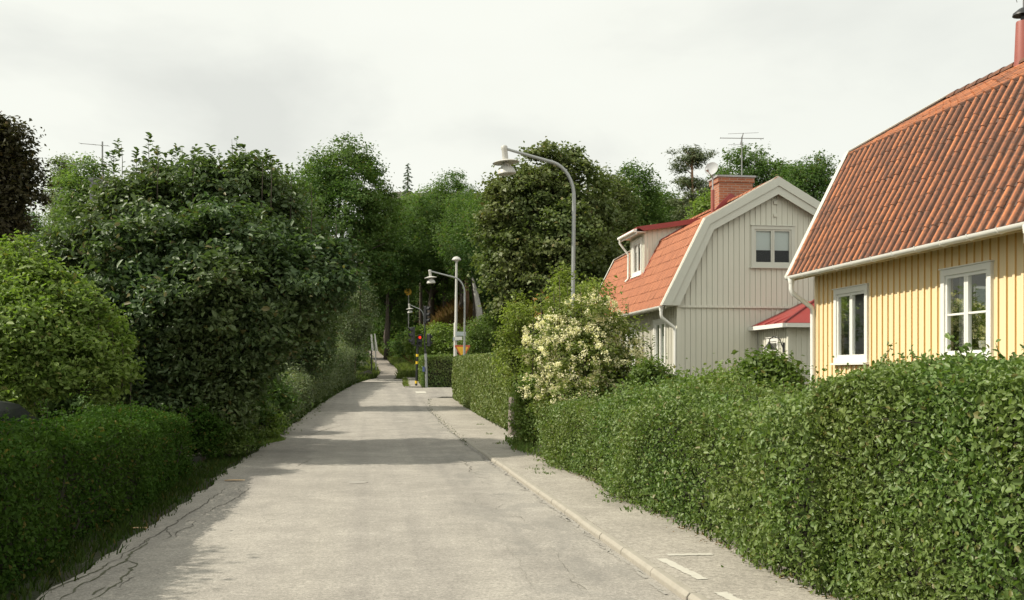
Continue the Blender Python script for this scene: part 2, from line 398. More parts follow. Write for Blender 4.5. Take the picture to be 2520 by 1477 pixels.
# foliage
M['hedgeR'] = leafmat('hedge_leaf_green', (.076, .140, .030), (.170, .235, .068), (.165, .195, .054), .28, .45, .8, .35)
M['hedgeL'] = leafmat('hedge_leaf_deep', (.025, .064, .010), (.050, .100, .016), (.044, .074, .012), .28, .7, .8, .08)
M['ivy'] = leafmat('ivy_leaf', (.11, .155, .045), (.19, .23, .08), (.16, .19, .055), .22, .5, 1.0, .25)
M['treeA'] = leafmat('glossy_dark_leaf', (.042, .084, .030), (.110, .158, .066), (.105, .130, .044), .30, .47, .35, .35)
M['lime'] = leafmat('fresh_green_leaf', (.115, .185, .035), (.205, .265, .075), (.17, .23, .05), .40, .5, .9, .3)
M['bush'] = leafmat('garden_leaf', (.070, .125, .025), (.125, .180, .045), (.105, .14, .035), .35, .5, 1.2)
M['olive'] = leafmat('olive_leaf', (.095, .135, .032), (.165, .195, .055), (.135, .155, .04), .35, .5, 1.2, .2)
M['greyleaf'] = leafmat('grey_green_leaf', (.085, .115, .055), (.15, .18, .095), None, .3, .5, 1.0)
M['oak'] = leafmat('oak_leaf', (.055, .112, .030), (.100, .158, .046), (.115, .160, .042), .36, .6, .22, .15)
M['oakdark'] = leafmat('shaded_wood_leaf', (.056, .112, .034), (.105, .165, .050), (.095, .135, .040), .36, .6, .22, .15)
M['chestnut'] = leafmat('maple_leaf_dark', (.072, .112, .032), (.140, .172, .062), (.135, .140, .048), .28, .5, .3, .25)
M['copper'] = leafmat('copper_leaf', (.034, .036, .016), (.066, .058, .026), (.060, .046, .022), .28, .5, .4)
M['birch'] = leafmat('birch_leaf', (.085, .115, .05), (.14, .17, .08), None, .35, .5, .5)
M['light'] = leafmat('light_wood_leaf', (.085, .150, .040), (.140, .195, .062), None, .38, .6, .3, .15)
M['spruce'] = leafmat('spruce_needle', (.040, .082, .032), (.075, .125, .05), None, .2, .55, .4)
M['pine'] = leafmat('pine_needle', (.055, .078, .032), (.095, .115, .05), None, .2, .55, .5)
M['grass'] = leafmat('grass_blade', (.075, .11, .022), (.14, .17, .045), None, .35, .5, .8)
M['grassdk'] = leafmat('verge_weed', (.026, .054, .010), (.055, .092, .020), (.05, .06, .016), .3, .6, 1.5, .1)
M['bracken'] = leafmat('dry_bracken', (.13, .075, .032), (.20, .11, .045), (.12, .11, .035), .3, .6, .6, .1)
M['flower'] = leafmat('cream_petal', (.62, .56, .36), (.72, .68, .48), None, .25, .6, 1.5, .2)
M['rust'] = leafmat('rust_petal', (.40, .14, .04), (.48, .22, .07), None, .3, .6, 1.5)
M['vine'] = leafmat('vine_leaf', (.12, .165, .03), (.18, .22, .05), None, .35, .45, 1.0)

# ------------------------------------------------------------------ foliage makers
def unit(a): return a / np.maximum(np.linalg.norm(a, axis=1, keepdims=True), 1e-9)
def leaves(name, P, N, size, rng, m, parent=None, origin=None, asp=.5, fine=False, droop=.3, fold=.12, tdir=None):
    n = len(P); N = unit(N)
    T = rng.normal(size=(n, 3)) if tdir is None else tdir + .35 * rng.normal(size=(n, 3))
    T[:, 2] -= droop
    T = unit(T - (T * N).sum(1, keepdims=True) * N); B = np.cross(N, T)
    s = (size * np.clip(np.exp(rng.normal(size=n) * .27), .5, 1.75))[:, None]; w = s * asp * rng.uniform(.8, 1.2, n)[:, None]
    base = P - T * s * .5; tip = P + T * s * .5 - N * s * .10
    if fine:
        up = N * s * fold
        V = np.stack([base, P - T * s * .18 + B * w * .5 + up, P + T * s * .2 + B * w * .42 + up * .8, tip, P + T * s * .2 - B * w * .42 + up * .8, P - T * s * .18 - B * w * .5 + up], 1).reshape(-1, 3)
        o = (np.arange(n) * 6)[:, None]; L = (o + np.array([0, 1, 2, 3, 0, 3, 4, 5])).ravel(); sz = np.full(n * 2, 4)
    else:
        V = np.stack([base, P + B * w * .5 + N * s * fold, tip, P - B * w * .5 + N * s * fold], 1).reshape(-1, 3)
        o = (np.arange(n) * 4)[:, None]; L = (o + np.arange(4)).ravel(); sz = np.full(n, 4)
    me = np_mesh(name, V, L, sz)
    return link_mesh(name, me, m, parent, origin)
def sph(n, rng): return unit(rng.normal(size=(n, 3)))
def crown_pts(lobes, nclump, per, csize, rng, inner=.45, low=.0, flat=.7):
    L = np.array(lobes, float); area = (L[:, 3] * L[:, 4] + L[:, 3] * L[:, 5] + L[:, 4] * L[:, 5]); p = area / area.sum()
    k = rng.choice(len(L), nclump * 2, p=p); d = sph(nclump * 2, rng)
    rf = 1 - inner * rng.random(nclump * 2) ** 1.6 + .07 * rng.normal(size=nclump * 2)
    C = L[k, :3] + d * L[k, 3:6] * rf[:, None]
    keep = np.ones(len(C), bool)
    for j in range(len(L)):
        q = (((C - L[j, :3]) / L[j, 3:6]) ** 2).sum(1); keep &= ~((q < .42) & (k != j))
    if low: keep &= ~((d[:, 2] < -.3) & (rng.random(len(C)) < low))
    C = C[keep][:nclump]; d = d[keep][:nclump]
    n = len(C) * per
    cs = csize * rng.uniform(.6, 1.35, len(C))
    off = rng.normal(size=(n, 3)) * np.repeat(cs, per)[:, None] * np.array([1, 1, flat]) * .6
    P = np.repeat(C, per, 0) + off
    N = .5 * np.repeat(d, per, 0) + np.array([0, 0, .72]) + .55 * rng.normal(size=(n, 3))
    return P, N
def envelope(cx, cy, cz, rx, ry, rz, n, rng, lr=.42, taper=0.0):
    """uneven crown: a core and n lobes round it"""
    L = [(cx, cy, cz, rx * .62, ry * .62, rz * .66)]
    for i in range(n):
        h = -1 + 2 * (i + .5) / n; h += rng.uniform(-.12, .12); th = i * 2.399 + rng.uniform(-.5, .5)
        h = max(-.95, min(.95, h)); q = math.sqrt(max(0, 1 - h * h)); q *= 1 - taper * (h + 1) / 2
        s = rng.uniform(.6, 1.42); f = rng.uniform(.5, .80)
        L.append((cx + rx * f * q * math.cos(th), cy + ry * f * q * math.sin(th), cz + rz * .68 * h, rx * lr * s * (1 - .4 * taper * (h + 1) / 2), ry * lr * s * (1 - .4 * taper * (h + 1) / 2), rz * lr * .8 * s))
    A = np.array(L)
    for a, c, r in ((0, cx, rx), (1, cy, ry), (2, cz, rz)):   # fill the asked-for extent exactly
        lo = (A[:, a] - A[:, a + 3]).min(); hi = (A[:, a] + A[:, a + 3]).max(); k = 2 * r / (hi - lo)
        A[:, a] = c - r + (A[:, a] - lo) * k; A[:, a + 3] *= k
    return [tuple(x) for x in A]
def limbs(base, top, lobes, r0, rng, nl=7, shoots=()):
    mb = MB(); base = Vector(base); top = Vector(top)
    pts = [base + (top - base) * q + Vector((rng.normal() * r0 * .5, rng.normal() * r0 * .5, 0)) * (1 if 0 < q < 1 else 0) for q in np.linspace(0, 1, 7)]
    rad = [r0 * 1.25] + [r0 * (1 - .82 * q) for q in np.linspace(.12, 1, 6)]
    mb.tube(pts, rad, 9)
    idx = rng.permutation(len(lobes))[:nl]
    for j in idx:
        l = Vector(lobes[j][:3]); f = min(.85, max(.25, (l.z - base.z) / max(.1, (top.z - base.z)) * .7)); k = f * 6; i = int(k)
        p = pts[i].lerp(pts[min(6, i + 1)], k - i); q = l + Vector(rng.normal(size=3)) * .15
        mid = p.lerp(q, .55) + Vector((0, 0, .08 * (q - p).length)); r = r0 * (1 - .75 * f) * .55
        mb.tube([p, mid, q], [r, r * .65, r * .25], 6)
        for _ in range(3):
            e = q + Vector(rng.normal(size=3)) * lobes[j][3] * .38; mb.tube([mid, mid.lerp(e, .6), e], [r * .45, r * .3, r * .1], 5)
    for (sx, sy, sz, h) in shoots: mb.tube([(sx, sy, sz - .4), (sx + .02, sy, sz + h * .5), (sx, sy, sz + h * .95)], [.012, .008, .003], 5)
    return mb
def tree(name, x, y, top_z, bot_z, rx, ry, m, seed, label, cat='tree', group=None, n=11, clumps=700, per=45, cs=.55, leaf=.16, asp=.55, bark='bark', trunk=None, taper=.25, lr=.42, inner=.45, low=.5, fine=False, lean=0, droop=.3, extra=(), shoots=(), lobes=None, flat=.6):
    rng = np.random.default_rng(seed); z0 = zt(x, y)
    root = thing(name, (x, y, z0), label, cat, group)
    cz = (top_z + bot_z) / 2; rz = (top_z - bot_z) / 2
    L = [(*W(a, d), WZ(b, d), r * d / F, r * d / F * 1.05, r * d / F * .88) for a, b, r, d in lobes] if lobes else envelope(x + lean, y, cz, rx, ry, rz, n, rng, lr, taper) + list(extra)
    P, N = crown_pts(L, clumps, per, cs, rng, inner, low, flat)
    k = P[:, 2] > z0 + .12; P, N = P[k], N[k]
    T = None
    if shoots:
        T = rng.normal(size=P.shape); p2, n2, t2 = [], [], []
        for (sx, sy, sz, h) in shoots:
            tip = np.array([sx + rng.normal() * .10, sy + rng.normal() * .10, sz + h]); b = np.array([sx, sy, sz])
            for k in range(int(h * 30) + 8):
                f = rng.random() ** .7; th = rng.uniform(0, 6.28); o = np.array([math.cos(th), math.sin(th), .7])
                p2.append(b + (tip - b) * f + o * (.05 + .16 * (1 - f) ** 1.5 * rng.random())); t2.append(o * 3); n2.append(np.array([-o[0] * .4, -o[1] * .4, .8]))
        P = np.concatenate([P, p2]); N = np.concatenate([N, n2]); T = np.concatenate([T * 3, t2])
    leaves('crown', P, N, leaf, rng, M[m], root, asp=asp, fine=fine, droop=droop, tdir=T)
    r0 = trunk or max(.06, .035 * (top_z - z0))
    limbs((x, y, z0 - .1), (x + lean * .8, y, bot_z + rz * 1.5), L, r0, rng, nl=min(9, len(L)), shoots=shoots).build('trunk', M[bark], root, smooth='all')
    return root
def tree_px(name, px, top, hw, D, bottom, m, seed, label, **kw):
    x, y = W(px, D); r = hw * D / F
    return tree(name, x, y, WZ(top, D), WZ(bottom, D), r, kw.pop('ry', r * .9), m, seed, label, **kw)
def hedge(name, path, m, seed, label, leaf=.04, dens=2200, asp=.55, bumpy=.10, depth=.16, fine=True, group=None, ends=True, cat='hedge', shaggy=0.0, droop=.3, core=.2, nrand=.8, sprigs=0):
    """path: list of (y, x_front, x_back, z_bottom, z_top, roughly along Y)"""
    rng = np.random.default_rng(seed); A = np.array(path, float)
    y0, y1 = A[0, 0], A[-1, 0]
    def prof(y): return [np.interp(y, A[:, 0], A[:, i]) for i in (1, 2, 3, 4)]
    ln = abs(y1 - y0); hm = (A[:, 4] - A[:, 3]).mean(); wm = abs(A[:, 2] - A[:, 1]).mean()
    ym = (y0 + y1) / 2
    root = thing(name, ((A[:, 1].mean() + A[:, 2].mean()) / 2, ym, float(A[:, 3].mean())), label, cat, group)
    def lump(u, v, s):
        r = np.random.default_rng(seed + s); o = np.zeros_like(u)
        for f, a in ((.55, .55), (1.2, .35), (2.6, .25), (6.0, .14)):
            for _ in range(2):
                o += a * np.sin(u * f * 2 * r.uniform(.7, 1.3) + r.uniform(0, 6.3)) * np.sin(v * f * 2 * r.uniform(.7, 1.3) + r.uniform(0, 6.3))
        return o * bumpy
    Ps, Ns = [], []
    def face(n, kind):
        if kind in ('f', 'b'):
            y = rng.uniform(min(y0, y1), max(y0, y1), n); xf, xb, zb, ztp = prof(y); v = rng.random(n); z = zb + (ztp - zb) * v
            sg = np.sign(xf - xb); nx = sg if kind == 'f' else -sg; x = xf if kind == 'f' else xb
            rnd = np.clip((v - .86) / .14, 0, 1) ** 2 * .18
            o = lump(y, z, 1 if kind == 'f' else 2) - rng.exponential(depth, n) - rnd + shaggy * rng.exponential(.06, n)
            P = np.stack([x + nx * o, y, z], 1); N = np.stack([nx, 0 * y, .15 + .5 * (v > .9)], 1)
        elif kind == 't':
            y = rng.uniform(min(y0, y1), max(y0, y1), n); xf, xb, zb, ztp = prof(y); v = rng.random(n); x = xf + (xb - xf) * v
            o = lump(y, x, 3) - rng.exponential(depth * .8, n) + shaggy * rng.exponential(.07, n) - .10 * np.clip(np.abs(v - .5) * 2 - .7, 0, 1) / .3
            P = np.stack([x, y, ztp + o], 1); N = np.stack([0 * y, 0 * y, 1 + 0 * y], 1)
        else:
            ye = y0 if kind == '0' else y1; dy = -1 if (ye < ym) else 1
            xf, xb, zb, ztp = prof(np.full(n, ye)); v = rng.random(n); u = rng.random(n); x = xf + (xb - xf) * u; z = zb + (ztp - zb) * v
            o = lump(x, z, 4) - rng.exponential(depth, n); P = np.stack([x, ye + dy * o, z], 1); N = np.stack([0 * u, dy + 0 * u, .15 + 0 * u], 1)
        Ps.append(P); Ns.append(N + nrand * rng.normal(size=(n, 3)))
    face(int(dens * ln * hm), 'f'); face(int(dens * ln * wm), 't'); face(int(dens * .35 * ln * hm), 'b')
    if ends: face(int(dens * wm * hm), '0'); face(int(dens * wm * hm), '1')
    sp = []
    for _ in range(sprigs):
        y = rng.uniform(min(y0, y1), max(y0, y1)); xf, xb, zb, ztp = [float(q) for q in prof(y)]; top = rng.random() < .62; h = rng.uniform(.10, .32)
        a = np.array([xf + (xb - xf) * rng.uniform(.03, .75), y, ztp - .12]) if top else np.array([xf + np.sign(xb - xf) * .10, y, rng.uniform(zb + .3, ztp - .1)])
        d = np.array([rng.normal() * .35, rng.normal() * .35, 1.0]) if top else np.array([np.sign(xf - xb) * 1.0, rng.normal() * .5, rng.uniform(.1, .9)])
        b_ = a + d / np.linalg.norm(d) * (h + .10); sp.append((a, b_)); n_ = int(6 + h * 34); f = rng.uniform(.25, 1, (n_, 1)); o = rng.normal(size=(n_, 3)) * .6 + d * .5
        Ps.append(a + (b_ - a) * f + o * leaf * .45); Ns.append(rng.normal(size=(n_, 3)) * .5 + np.array([0, 0, .7]))
    leaves('foliage', np.concatenate(Ps), np.concatenate(Ns), leaf, rng, M[m], root, asp=asp, fine=fine, droop=droop)
    # twiggy dark heart of the hedge
    mb = MB(); ys = np.linspace(y0, y1, max(6, int(ln / .3))); c = core; s = np.sign(y1 - y0)
    rows = []
    for i, y in enumerate(ys):
        yy = y + (s * c if i == 0 else (-s * c if i == len(ys) - 1 else 0))
        xf, xb, zb, ztp = [float(q) for q in prof(y)]; sg = 1 if xf > xb else -1; j = lambda: rng.normal() * .03
        rows.append([(xf - sg * c + j(), yy, zb - .05), (xf - sg * c + j(), yy, (zb + ztp) / 2), (xf - sg * (c + .04) + j(), yy, ztp - c - .02 + j()), (xb + sg * (c + .04) + j(), yy, ztp - c - .02 + j()), (xb + sg * c + j(), yy, (zb + ztp) / 2), (xb + sg * c + j(), yy, zb - .05)])
    for r in rows: mb.v += r
    for i in range(len(rows) - 1):
        for k in range(5): mb.f.append((i * 6 + k, i * 6 + k + 1, (i + 1) * 6 + k + 1, (i + 1) * 6 + k))
    mb.f.append(tuple(range(6))); mb.f.append(tuple((len(rows) - 1) * 6 + k for k in range(6)))
    for _ in range(int(ln * 9)):
        y = rng.uniform(min(y0, y1), max(y0, y1)); xf, xb, zb, ztp = [float(q) for q in prof(y)]
        x = xf + (xb - xf) * rng.uniform(.08, .5); mb.tube([(x, y, zb - .05), (x + rng.normal() * .06, y + rng.normal() * .1, zb + .25), (x + rng.normal() * .1, y + rng.normal() * .2, zb + .6 * (ztp - zb))], [.014, .011, .006], 5)
    for a, b_ in sp: mb.tube([a, b_], [.005, .002], 4)
    mb.build('stems', M['twig'], root)
    return root
def blades(name, P, h, rng, m, label=None, cat=None, w=.012, parent=None):
    n = len(P); hh = h * rng.uniform(.4, 1.3, n); th = rng.uniform(0, 6.283, n); b = np.stack([np.cos(th), np.sin(th), 0 * th], 1)
    le = rng.normal(size=(n, 3)) * np.array([1, 1, 0]) * .38; ww = (w * rng.uniform(.6, 1.4, n))[:, None]
    p0 = P; mid = P + np.array([0, 0, .6]) * hh[:, None] + le * hh[:, None] * .35; tip = P + np.array([0, 0, .95]) * hh[:, None] + le * hh[:, None]
    V = np.stack([p0 - b * ww, p0 + b * ww, mid + b * ww * .7, tip, mid - b * ww * .7], 1).reshape(-1, 3)
    o = (np.arange(n) * 5)[:, None]; me = np_mesh(name, V, (o + np.arange(5)).ravel(), np.full(n, 5))
    ob = link_mesh(name, me, m, parent)
    if label: tag(ob, label, cat, None, 'stuff')
    return ob

# ================================================================== ground, road, pavement
xs = np.concatenate([np.linspace(-260, -14, 32), np.linspace(-12, 16, 57), np.linspace(18, 280, 32)])
ys = np.concatenate([np.linspace(-60, -2, 12), np.linspace(0, 130, 131), np.linspace(134, 420, 40)])
gx, gy = np.meshgrid(xs, ys); gz = zg(gx, gy)
corr = (gx > xl(gy) - .25) & (gx < np.maximum(xr(gy), 3.9) + .2) & (gy < 118)
side = (gy > 45.5) & (gy < 54.5) & (gx > 0) & (gx < 60)
rg = np.random.default_rng(3)
gz = gz + np.where((gy > 60) & ~corr, rg.normal(size=gz.shape) * .25, rg.normal(size=gz.shape) * .015)
gz = gz - np.where(corr | side, .10, 0.0)
V = np.stack([gx, gy, gz], -1).reshape(-1, 3); nx, ny = len(xs), len(ys)
q = (np.arange(ny - 1)[:, None] * nx + np.arange(nx - 1)[None, :]).ravel()
me = np_mesh('ground', V, np.stack([q, q + 1, q + nx + 1, q + nx], 1).ravel(), np.full(len(q), 4))
tag(link_mesh('ground', me, M['ground'], smooth=True), kind='structure')

def strip(name, m, ya, yb, fl, fr, dz=0.0, step=.5, jl=0.0, jr=0.0, seed=1, thick=0.12):
    """a surface sheet following the road profile between two edges"""
    r = np.random.default_rng(seed); n = int((yb - ya) / step) + 1; Y = np.linspace(ya, yb, n)
    def wob(a):
        k = np.arange(n); return a * (np.interp(k, np.arange(0, n, 3), r.normal(size=len(range(0, n, 3)))) + .4 * r.normal(size=n)) if a else 0
    l = np.array([fl(y) for y in Y]) + wob(jl); rr = np.array([fr(y) for y in Y]) + wob(jr); mb = MB(); K = 6
    for i in range(n):
        z = float(zroad(Y[i])) + (dz(Y[i]) if callable(dz) else dz)
        mb.v += [(l[i], Y[i], z - thick)] + [(l[i] + (rr[i] - l[i]) * k / K, Y[i], z) for k in range(K + 1)] + [(rr[i], Y[i], z - thick)]
    c = K + 3
    for i in range(n - 1):
        for k in range(c - 1): mb.f.append((i * c + k, i * c + k + 1, (i + 1) * c + k + 1, (i + 1) * c + k))
    mb.f.append(tuple(range(c))[::-1]); mb.f.append(tuple((n - 1) * c + k for k in range(c)))
    return tag(mb.build(name, m), kind='structure')
KW = .09
strip('road', M['asphalt'], -14, 61, xl, lambda y: xr(y), 0, .25, .045, 0, 5)
strip('footpath', M['path'], 61, 113, lambda y: xl(y) + .05, lambda y: min(xr(y), xl(y) + 1.3), .004, .6, .05, .05, 6)
def kd(y): return .065 - .05 * float(sm(18, 25, y))
strip('side_street', M['asphalt'], 47.3, 53.2, lambda y: 3.0, lambda y: 60, .004, .5, 0, 0, 8)
def pav_r(y): return float(np.interp(y, [-14, 20.5, 22, 30, 46.8], [3.62, 3.62, 4.05, 4.05, 3.9]))
strip('pavement', M['pave'], -14, 46.4, lambda y: float(xr(y)) + (KW if y < 25.4 else -.03), pav_r, kd, .3, 0, .05, 9)
strip('far_pavement', M['pave'], 53.4, 64, lambda y: float(xr(y)) - .05, lambda y: 2.75, .05, .5, 0, .03, 10)
# kerb stones, one after another
mb = MB(); rk = random.Random(4); y = -13.0
while y < 25.4:
    L_ = rk.uniform(.85, 1.15); e = min(25.6, y + L_ - .012); j = rk.uniform(-.012, .012)
    za, zb = float(zroad(y)) + kd(y) + .004, float(zroad(e)) + kd(e) + .004; a, b = float(xr(y)) + j, float(xr(e)) + j
    mb.prism([(a + .025, y, za), (a + KW, y, za), (a + KW, y, za - .3), (a, y, za - .3), (a, y, za - .03)], (b - a, e - y, zb - za)); y += L_
tag(mb.build('kerb', M['kerb'], bevel=.008), kind='structure')

def gpt(px, py, dz=0.0):
    D = 10.0
    for _ in range(40):
        x, y = W(px, D); z = float(zroad(y)) + dz; D = .5 * D + .5 * (CAMZ - z) * F / max(4, (py - 917))
    x, y = W(px, D); return Vector((x, y, float(zroad(y)) + dz))
c5 = lambda a: (a[0] * .3614, a[1] * .3614 + 943)
c6 = lambda a: (984 + a[0] * .4231, 902 + a[1] * .4231)
def ribbon(mb, pts, w, rng, dz=.005):
    P = []
    for a, b in zip(pts[:-1], pts[1:]):
        n = max(2, int((b - a).length / .07)); P += [a.lerp(b, k / n) for k in range(n)]
    P.append(pts[-1]); off = 0; b0 = len(mb.v)
    for i, p in enumerate(P):
        d = (P[min(i + 1, len(P) - 1)] - P[max(0, i - 1)]); d.z = 0; d = d.normalized() if d.length else Vector((1, 0, 0)); s = Vector((-d.y, d.x, 0))
        off = .75 * off + rng.normal() * .014; tt = math.sin(math.pi * (i + .6) / (len(P) + .2)) ** .5; ww = w * tt * rng.uniform(.45, 1.3)
        for sgn in (-1, 1): mb.v.append(tuple(p + s * (off + sgn * ww / 2) + Vector((0, 0, dz))))
    for i in range(len(P) - 1): mb.f.append((b0 + 2 * i, b0 + 2 * i + 1, b0 + 2 * i + 3, b0 + 2 * i + 2))
rc = np.random.default_rng(11)
CR5 = [([(300, 1430), (560, 1330), (740, 1220)], .030), ([(390, 1490), (520, 1400), (700, 1300), (860, 1200), (930, 1140), (1040, 1060)], .034), ([(680, 1255), (800, 1195), (940, 1105), (1100, 1020), (1180, 960), (1350, 850), (1480, 760), (1540, 715)], .026),
       ([(600, 1480), (760, 1380), (900, 1270), (920, 1230), (860, 1200)], .030), ([(640, 1440), (720, 1390)], .035), ([(780, 1390), (900, 1330), (980, 1310)], .014), ([(1100, 1070), (1160, 1040), (1150, 990)], .014),
       ([(1200, 1050), (1220, 1010), (1320, 970), (1340, 935)], .016), ([(1220, 1010), (1190, 1020)], .012), ([(1270, 940), (1320, 930)], .010), ([(1380, 895), (1460, 850), (1600, 790), (1690, 720), (1700, 712)], .018), ([(1700, 714), (1590, 714)], .012),
       ([(1640, 740), (1620, 715)], .010), ([(2020, 570), (2110, 515)], .020), ([(1660, 600), (1800, 580), (1960, 590)], .012), ([(1700, 560), (1900, 545)], .010), ([(2090, 360), (2200, 320), (2330, 285)], .03), ([(2100, 300), (2200, 270)], .02),
       ([(450, 1270), (600, 1215), (720, 1175)], .016)]
CR6 = [([(340, 530), (390, 570), (410, 610), (470, 630)], .05), ([(350, 545), (430, 560)], .03), ([(400, 600), (490, 615)], .03), ([(440, 640), (550, 655)], .03), ([(460, 670), (540, 690)], .025), ([(540, 738), (630, 745)], .03), ([(560, 775), (640, 785)], .025),
       ([(600, 800), (560, 830), (640, 835)], .02), ([(635, 868), (750, 880)], .03), ([(690, 870), (720, 900)], .018), ([(700, 940), (780, 948)], .016), ([(250, 435), (375, 425)], .04), ([(255, 340), (290, 310)], .03), ([(410, 745), (440, 790), (560, 815)], .010),
       ([(990, 1230), (1050, 1270), (1080, 1300)], .014), ([(1030, 1285), (1075, 1290)], .02), ([(590, 1020), (700, 1150), (830, 1330)], .008), ([(870, 1040), (960, 1160), (1010, 1240), (1100, 1340)], .008), ([(450, 945), (540, 945)], .010)]
mb = MB(); mo = MB()
for i, (p, w) in enumerate(CR5): ribbon(mo if i in (0, 1, 3, 4, 18) else mb, [gpt(*c5(a)) for a in p], w * .7, rc)
for p, w in CR6:
    ribbon(mb, [gpt(*c6(a)) for a in p], w * .32, rc)
tag(mb.build('road_cracks', M['crack']), kind='structure'); tag(mo.build('mossy_cracks', M['moss']), kind='structure')
# grit, sand and moss in the gutter along the kerb
mb = MB()
for y in np.arange(6, 45, .16):
    if rc.random() < .75:
        p = Vector((2.36 - abs(rc.normal()) * .03, y, float(zroad(y)))); q_ = Vector((2.36 - abs(rc.normal()) * .03, y + rc.uniform(.15, .4), float(zroad(y)))); ribbon(mb, [p, q_], rc.uniform(.015, .06), rc, .006)
tag(mb.build('gutter_dirt', M['patch']), kind='structure')
# dark tar patch, worn lines on the pavement, stop mark by the signals
def blob(name, m, c, rx, ry, dz, seed, n=28):
    r = np.random.default_rng(seed); ring = []
    for k in range(n):
        th = 2 * math.pi * k / n; f = 1 + .16 * math.sin(3 * th + r.uniform(0, 1)) + .12 * r.normal()
        ring.append((c[0] + rx * f * math.cos(th), c[1] + ry * f * math.sin(th), c[2] + dz))
    mb = MB(); mb.v = ring; mb.f = [tuple(range(n))]
    return tag(mb.build(name, m), kind='structure')
mb = MB()
def line(a, b, w):
    d = (b - a); d.z = 0; d.normalize(); s = Vector((-d.y, d.x, 0)) * w / 2; n = 14
    for k in range(n):
        p, q_ = a.lerp(b, k / n), a.lerp(b, (k + 1) / n); j = [rc.uniform(.75, 1.1) for _ in range(2)]
        mb.quad(p + s * j[0], p - s * j[1], q_ - s * j[1], q_ + s * j[0])
line(gpt(*c6((1555, 1093)), .070), gpt(*c6((1815, 1088)), .070), .10)
line(gpt(*c6((1520, 1115)), .070), gpt(*c6((1760, 1235)), .070), .10)
line(gpt(*c6((1860, 1310)), .070), gpt(*c6((2010, 1385)), .070), .11)
tag(mb.build('worn_pavement_line', M['worn']), kind='structure')
x0, y0 = W(1021, 50.3); x1, _ = W(1046, 50.3); mb = MB(); zz = float(zroad(y0)) + .012
for (ya, yb) in ((49.2, 50.4),): mb.quad((x0, ya, float(zroad(ya)) + .012), (x1, ya, float(zroad(ya)) + .012), (x1, yb, float(zroad(yb)) + .012), (x0, yb, float(zroad(yb)) + .012))
tag(mb.build('road_marking', M['worn']), kind='structure')
mb = MB(); p = gpt(880, 1187); mb.lathe([(.16, 0.0), (.16, .007)], p, 20); tag(mb.build('manhole_cover', M['patch']), kind='structure')
mb = MB(); y = 57.5
for (xa, xb) in ((.1, 1.9),): mb.quad((xa - .9, 57.3, float(zroad(57.3)) + .006), (xb, 57.3, float(zroad(57.3)) + .006), (xb, 57.6, float(zroad(57.6)) + .006), (xa - .9, 57.6, float(zroad(57.6)) + .006))
tag(mb.build('road_joint', M['crack']), kind='structure')

# ================================================================== houses
def clapboard(u0, u1, zb, top, holes, sp, bw, bd, pos, nrm, cuts=()):
    """boards + battens as one mesh. pos(u, z, d) -> point with d metres in front of the wall; top(u) is the upper edge"""
    mb = MB()
    us = sorted(set([u0, u1] + [h[0] for h in holes] + [h[1] for h in holes] + list(cuts)))
    def spans(a, b):
        c = (a + b) / 2; cut = sorted([(h[2], h[3]) for h in holes if h[0] < c < h[1]]); z = zb; out = []
        for s, e in cut:
            if s > z: out.append((z, s, False))
            z = max(z, e)
        out.append((z, None, True)); return out
    for a, b in zip(us[:-1], us[1:]):
        if b - a < 1e-5: continue
        for s, e, tp in spans(a, b):
            mb.quad(pos(a, s, 0), pos(b, s, 0), pos(b, top(b) if tp else e, 0), pos(a, top(a) if tp else e, 0))
    for h in holes:   # reveals
        a, b, s, e = h
        for p, q_ in (((a, s), (b, s)), ((b, s), (b, e)), ((b, e), (a, e)), ((a, e), (a, s))):
            mb.quad(pos(*p, 0), pos(*q_, 0), pos(*q_, -.14), pos(*p, -.14))
    u = u0 + sp * .5
    while u < u1:
        a, b = u - bw / 2, u + bw / 2
        hit = [h for h in holes if h[0] - bw / 2 < u < h[1] + bw / 2]
        segs = [(zb, None)] if not hit else [(zb, hit[0][2]), (hit[0][3], None)]
        for s, e in segs:
            ea, eb = (top(a) - .004, top(b) - .004) if e is None else (e, e)
            if ea - s < .03: continue
            P = [pos(a, s, 0), pos(b, s, 0), pos(b, eb, 0), pos(a, ea, 0)]
            mb.prism(P, Vector(nrm) * bd)
        u += sp
    return mb
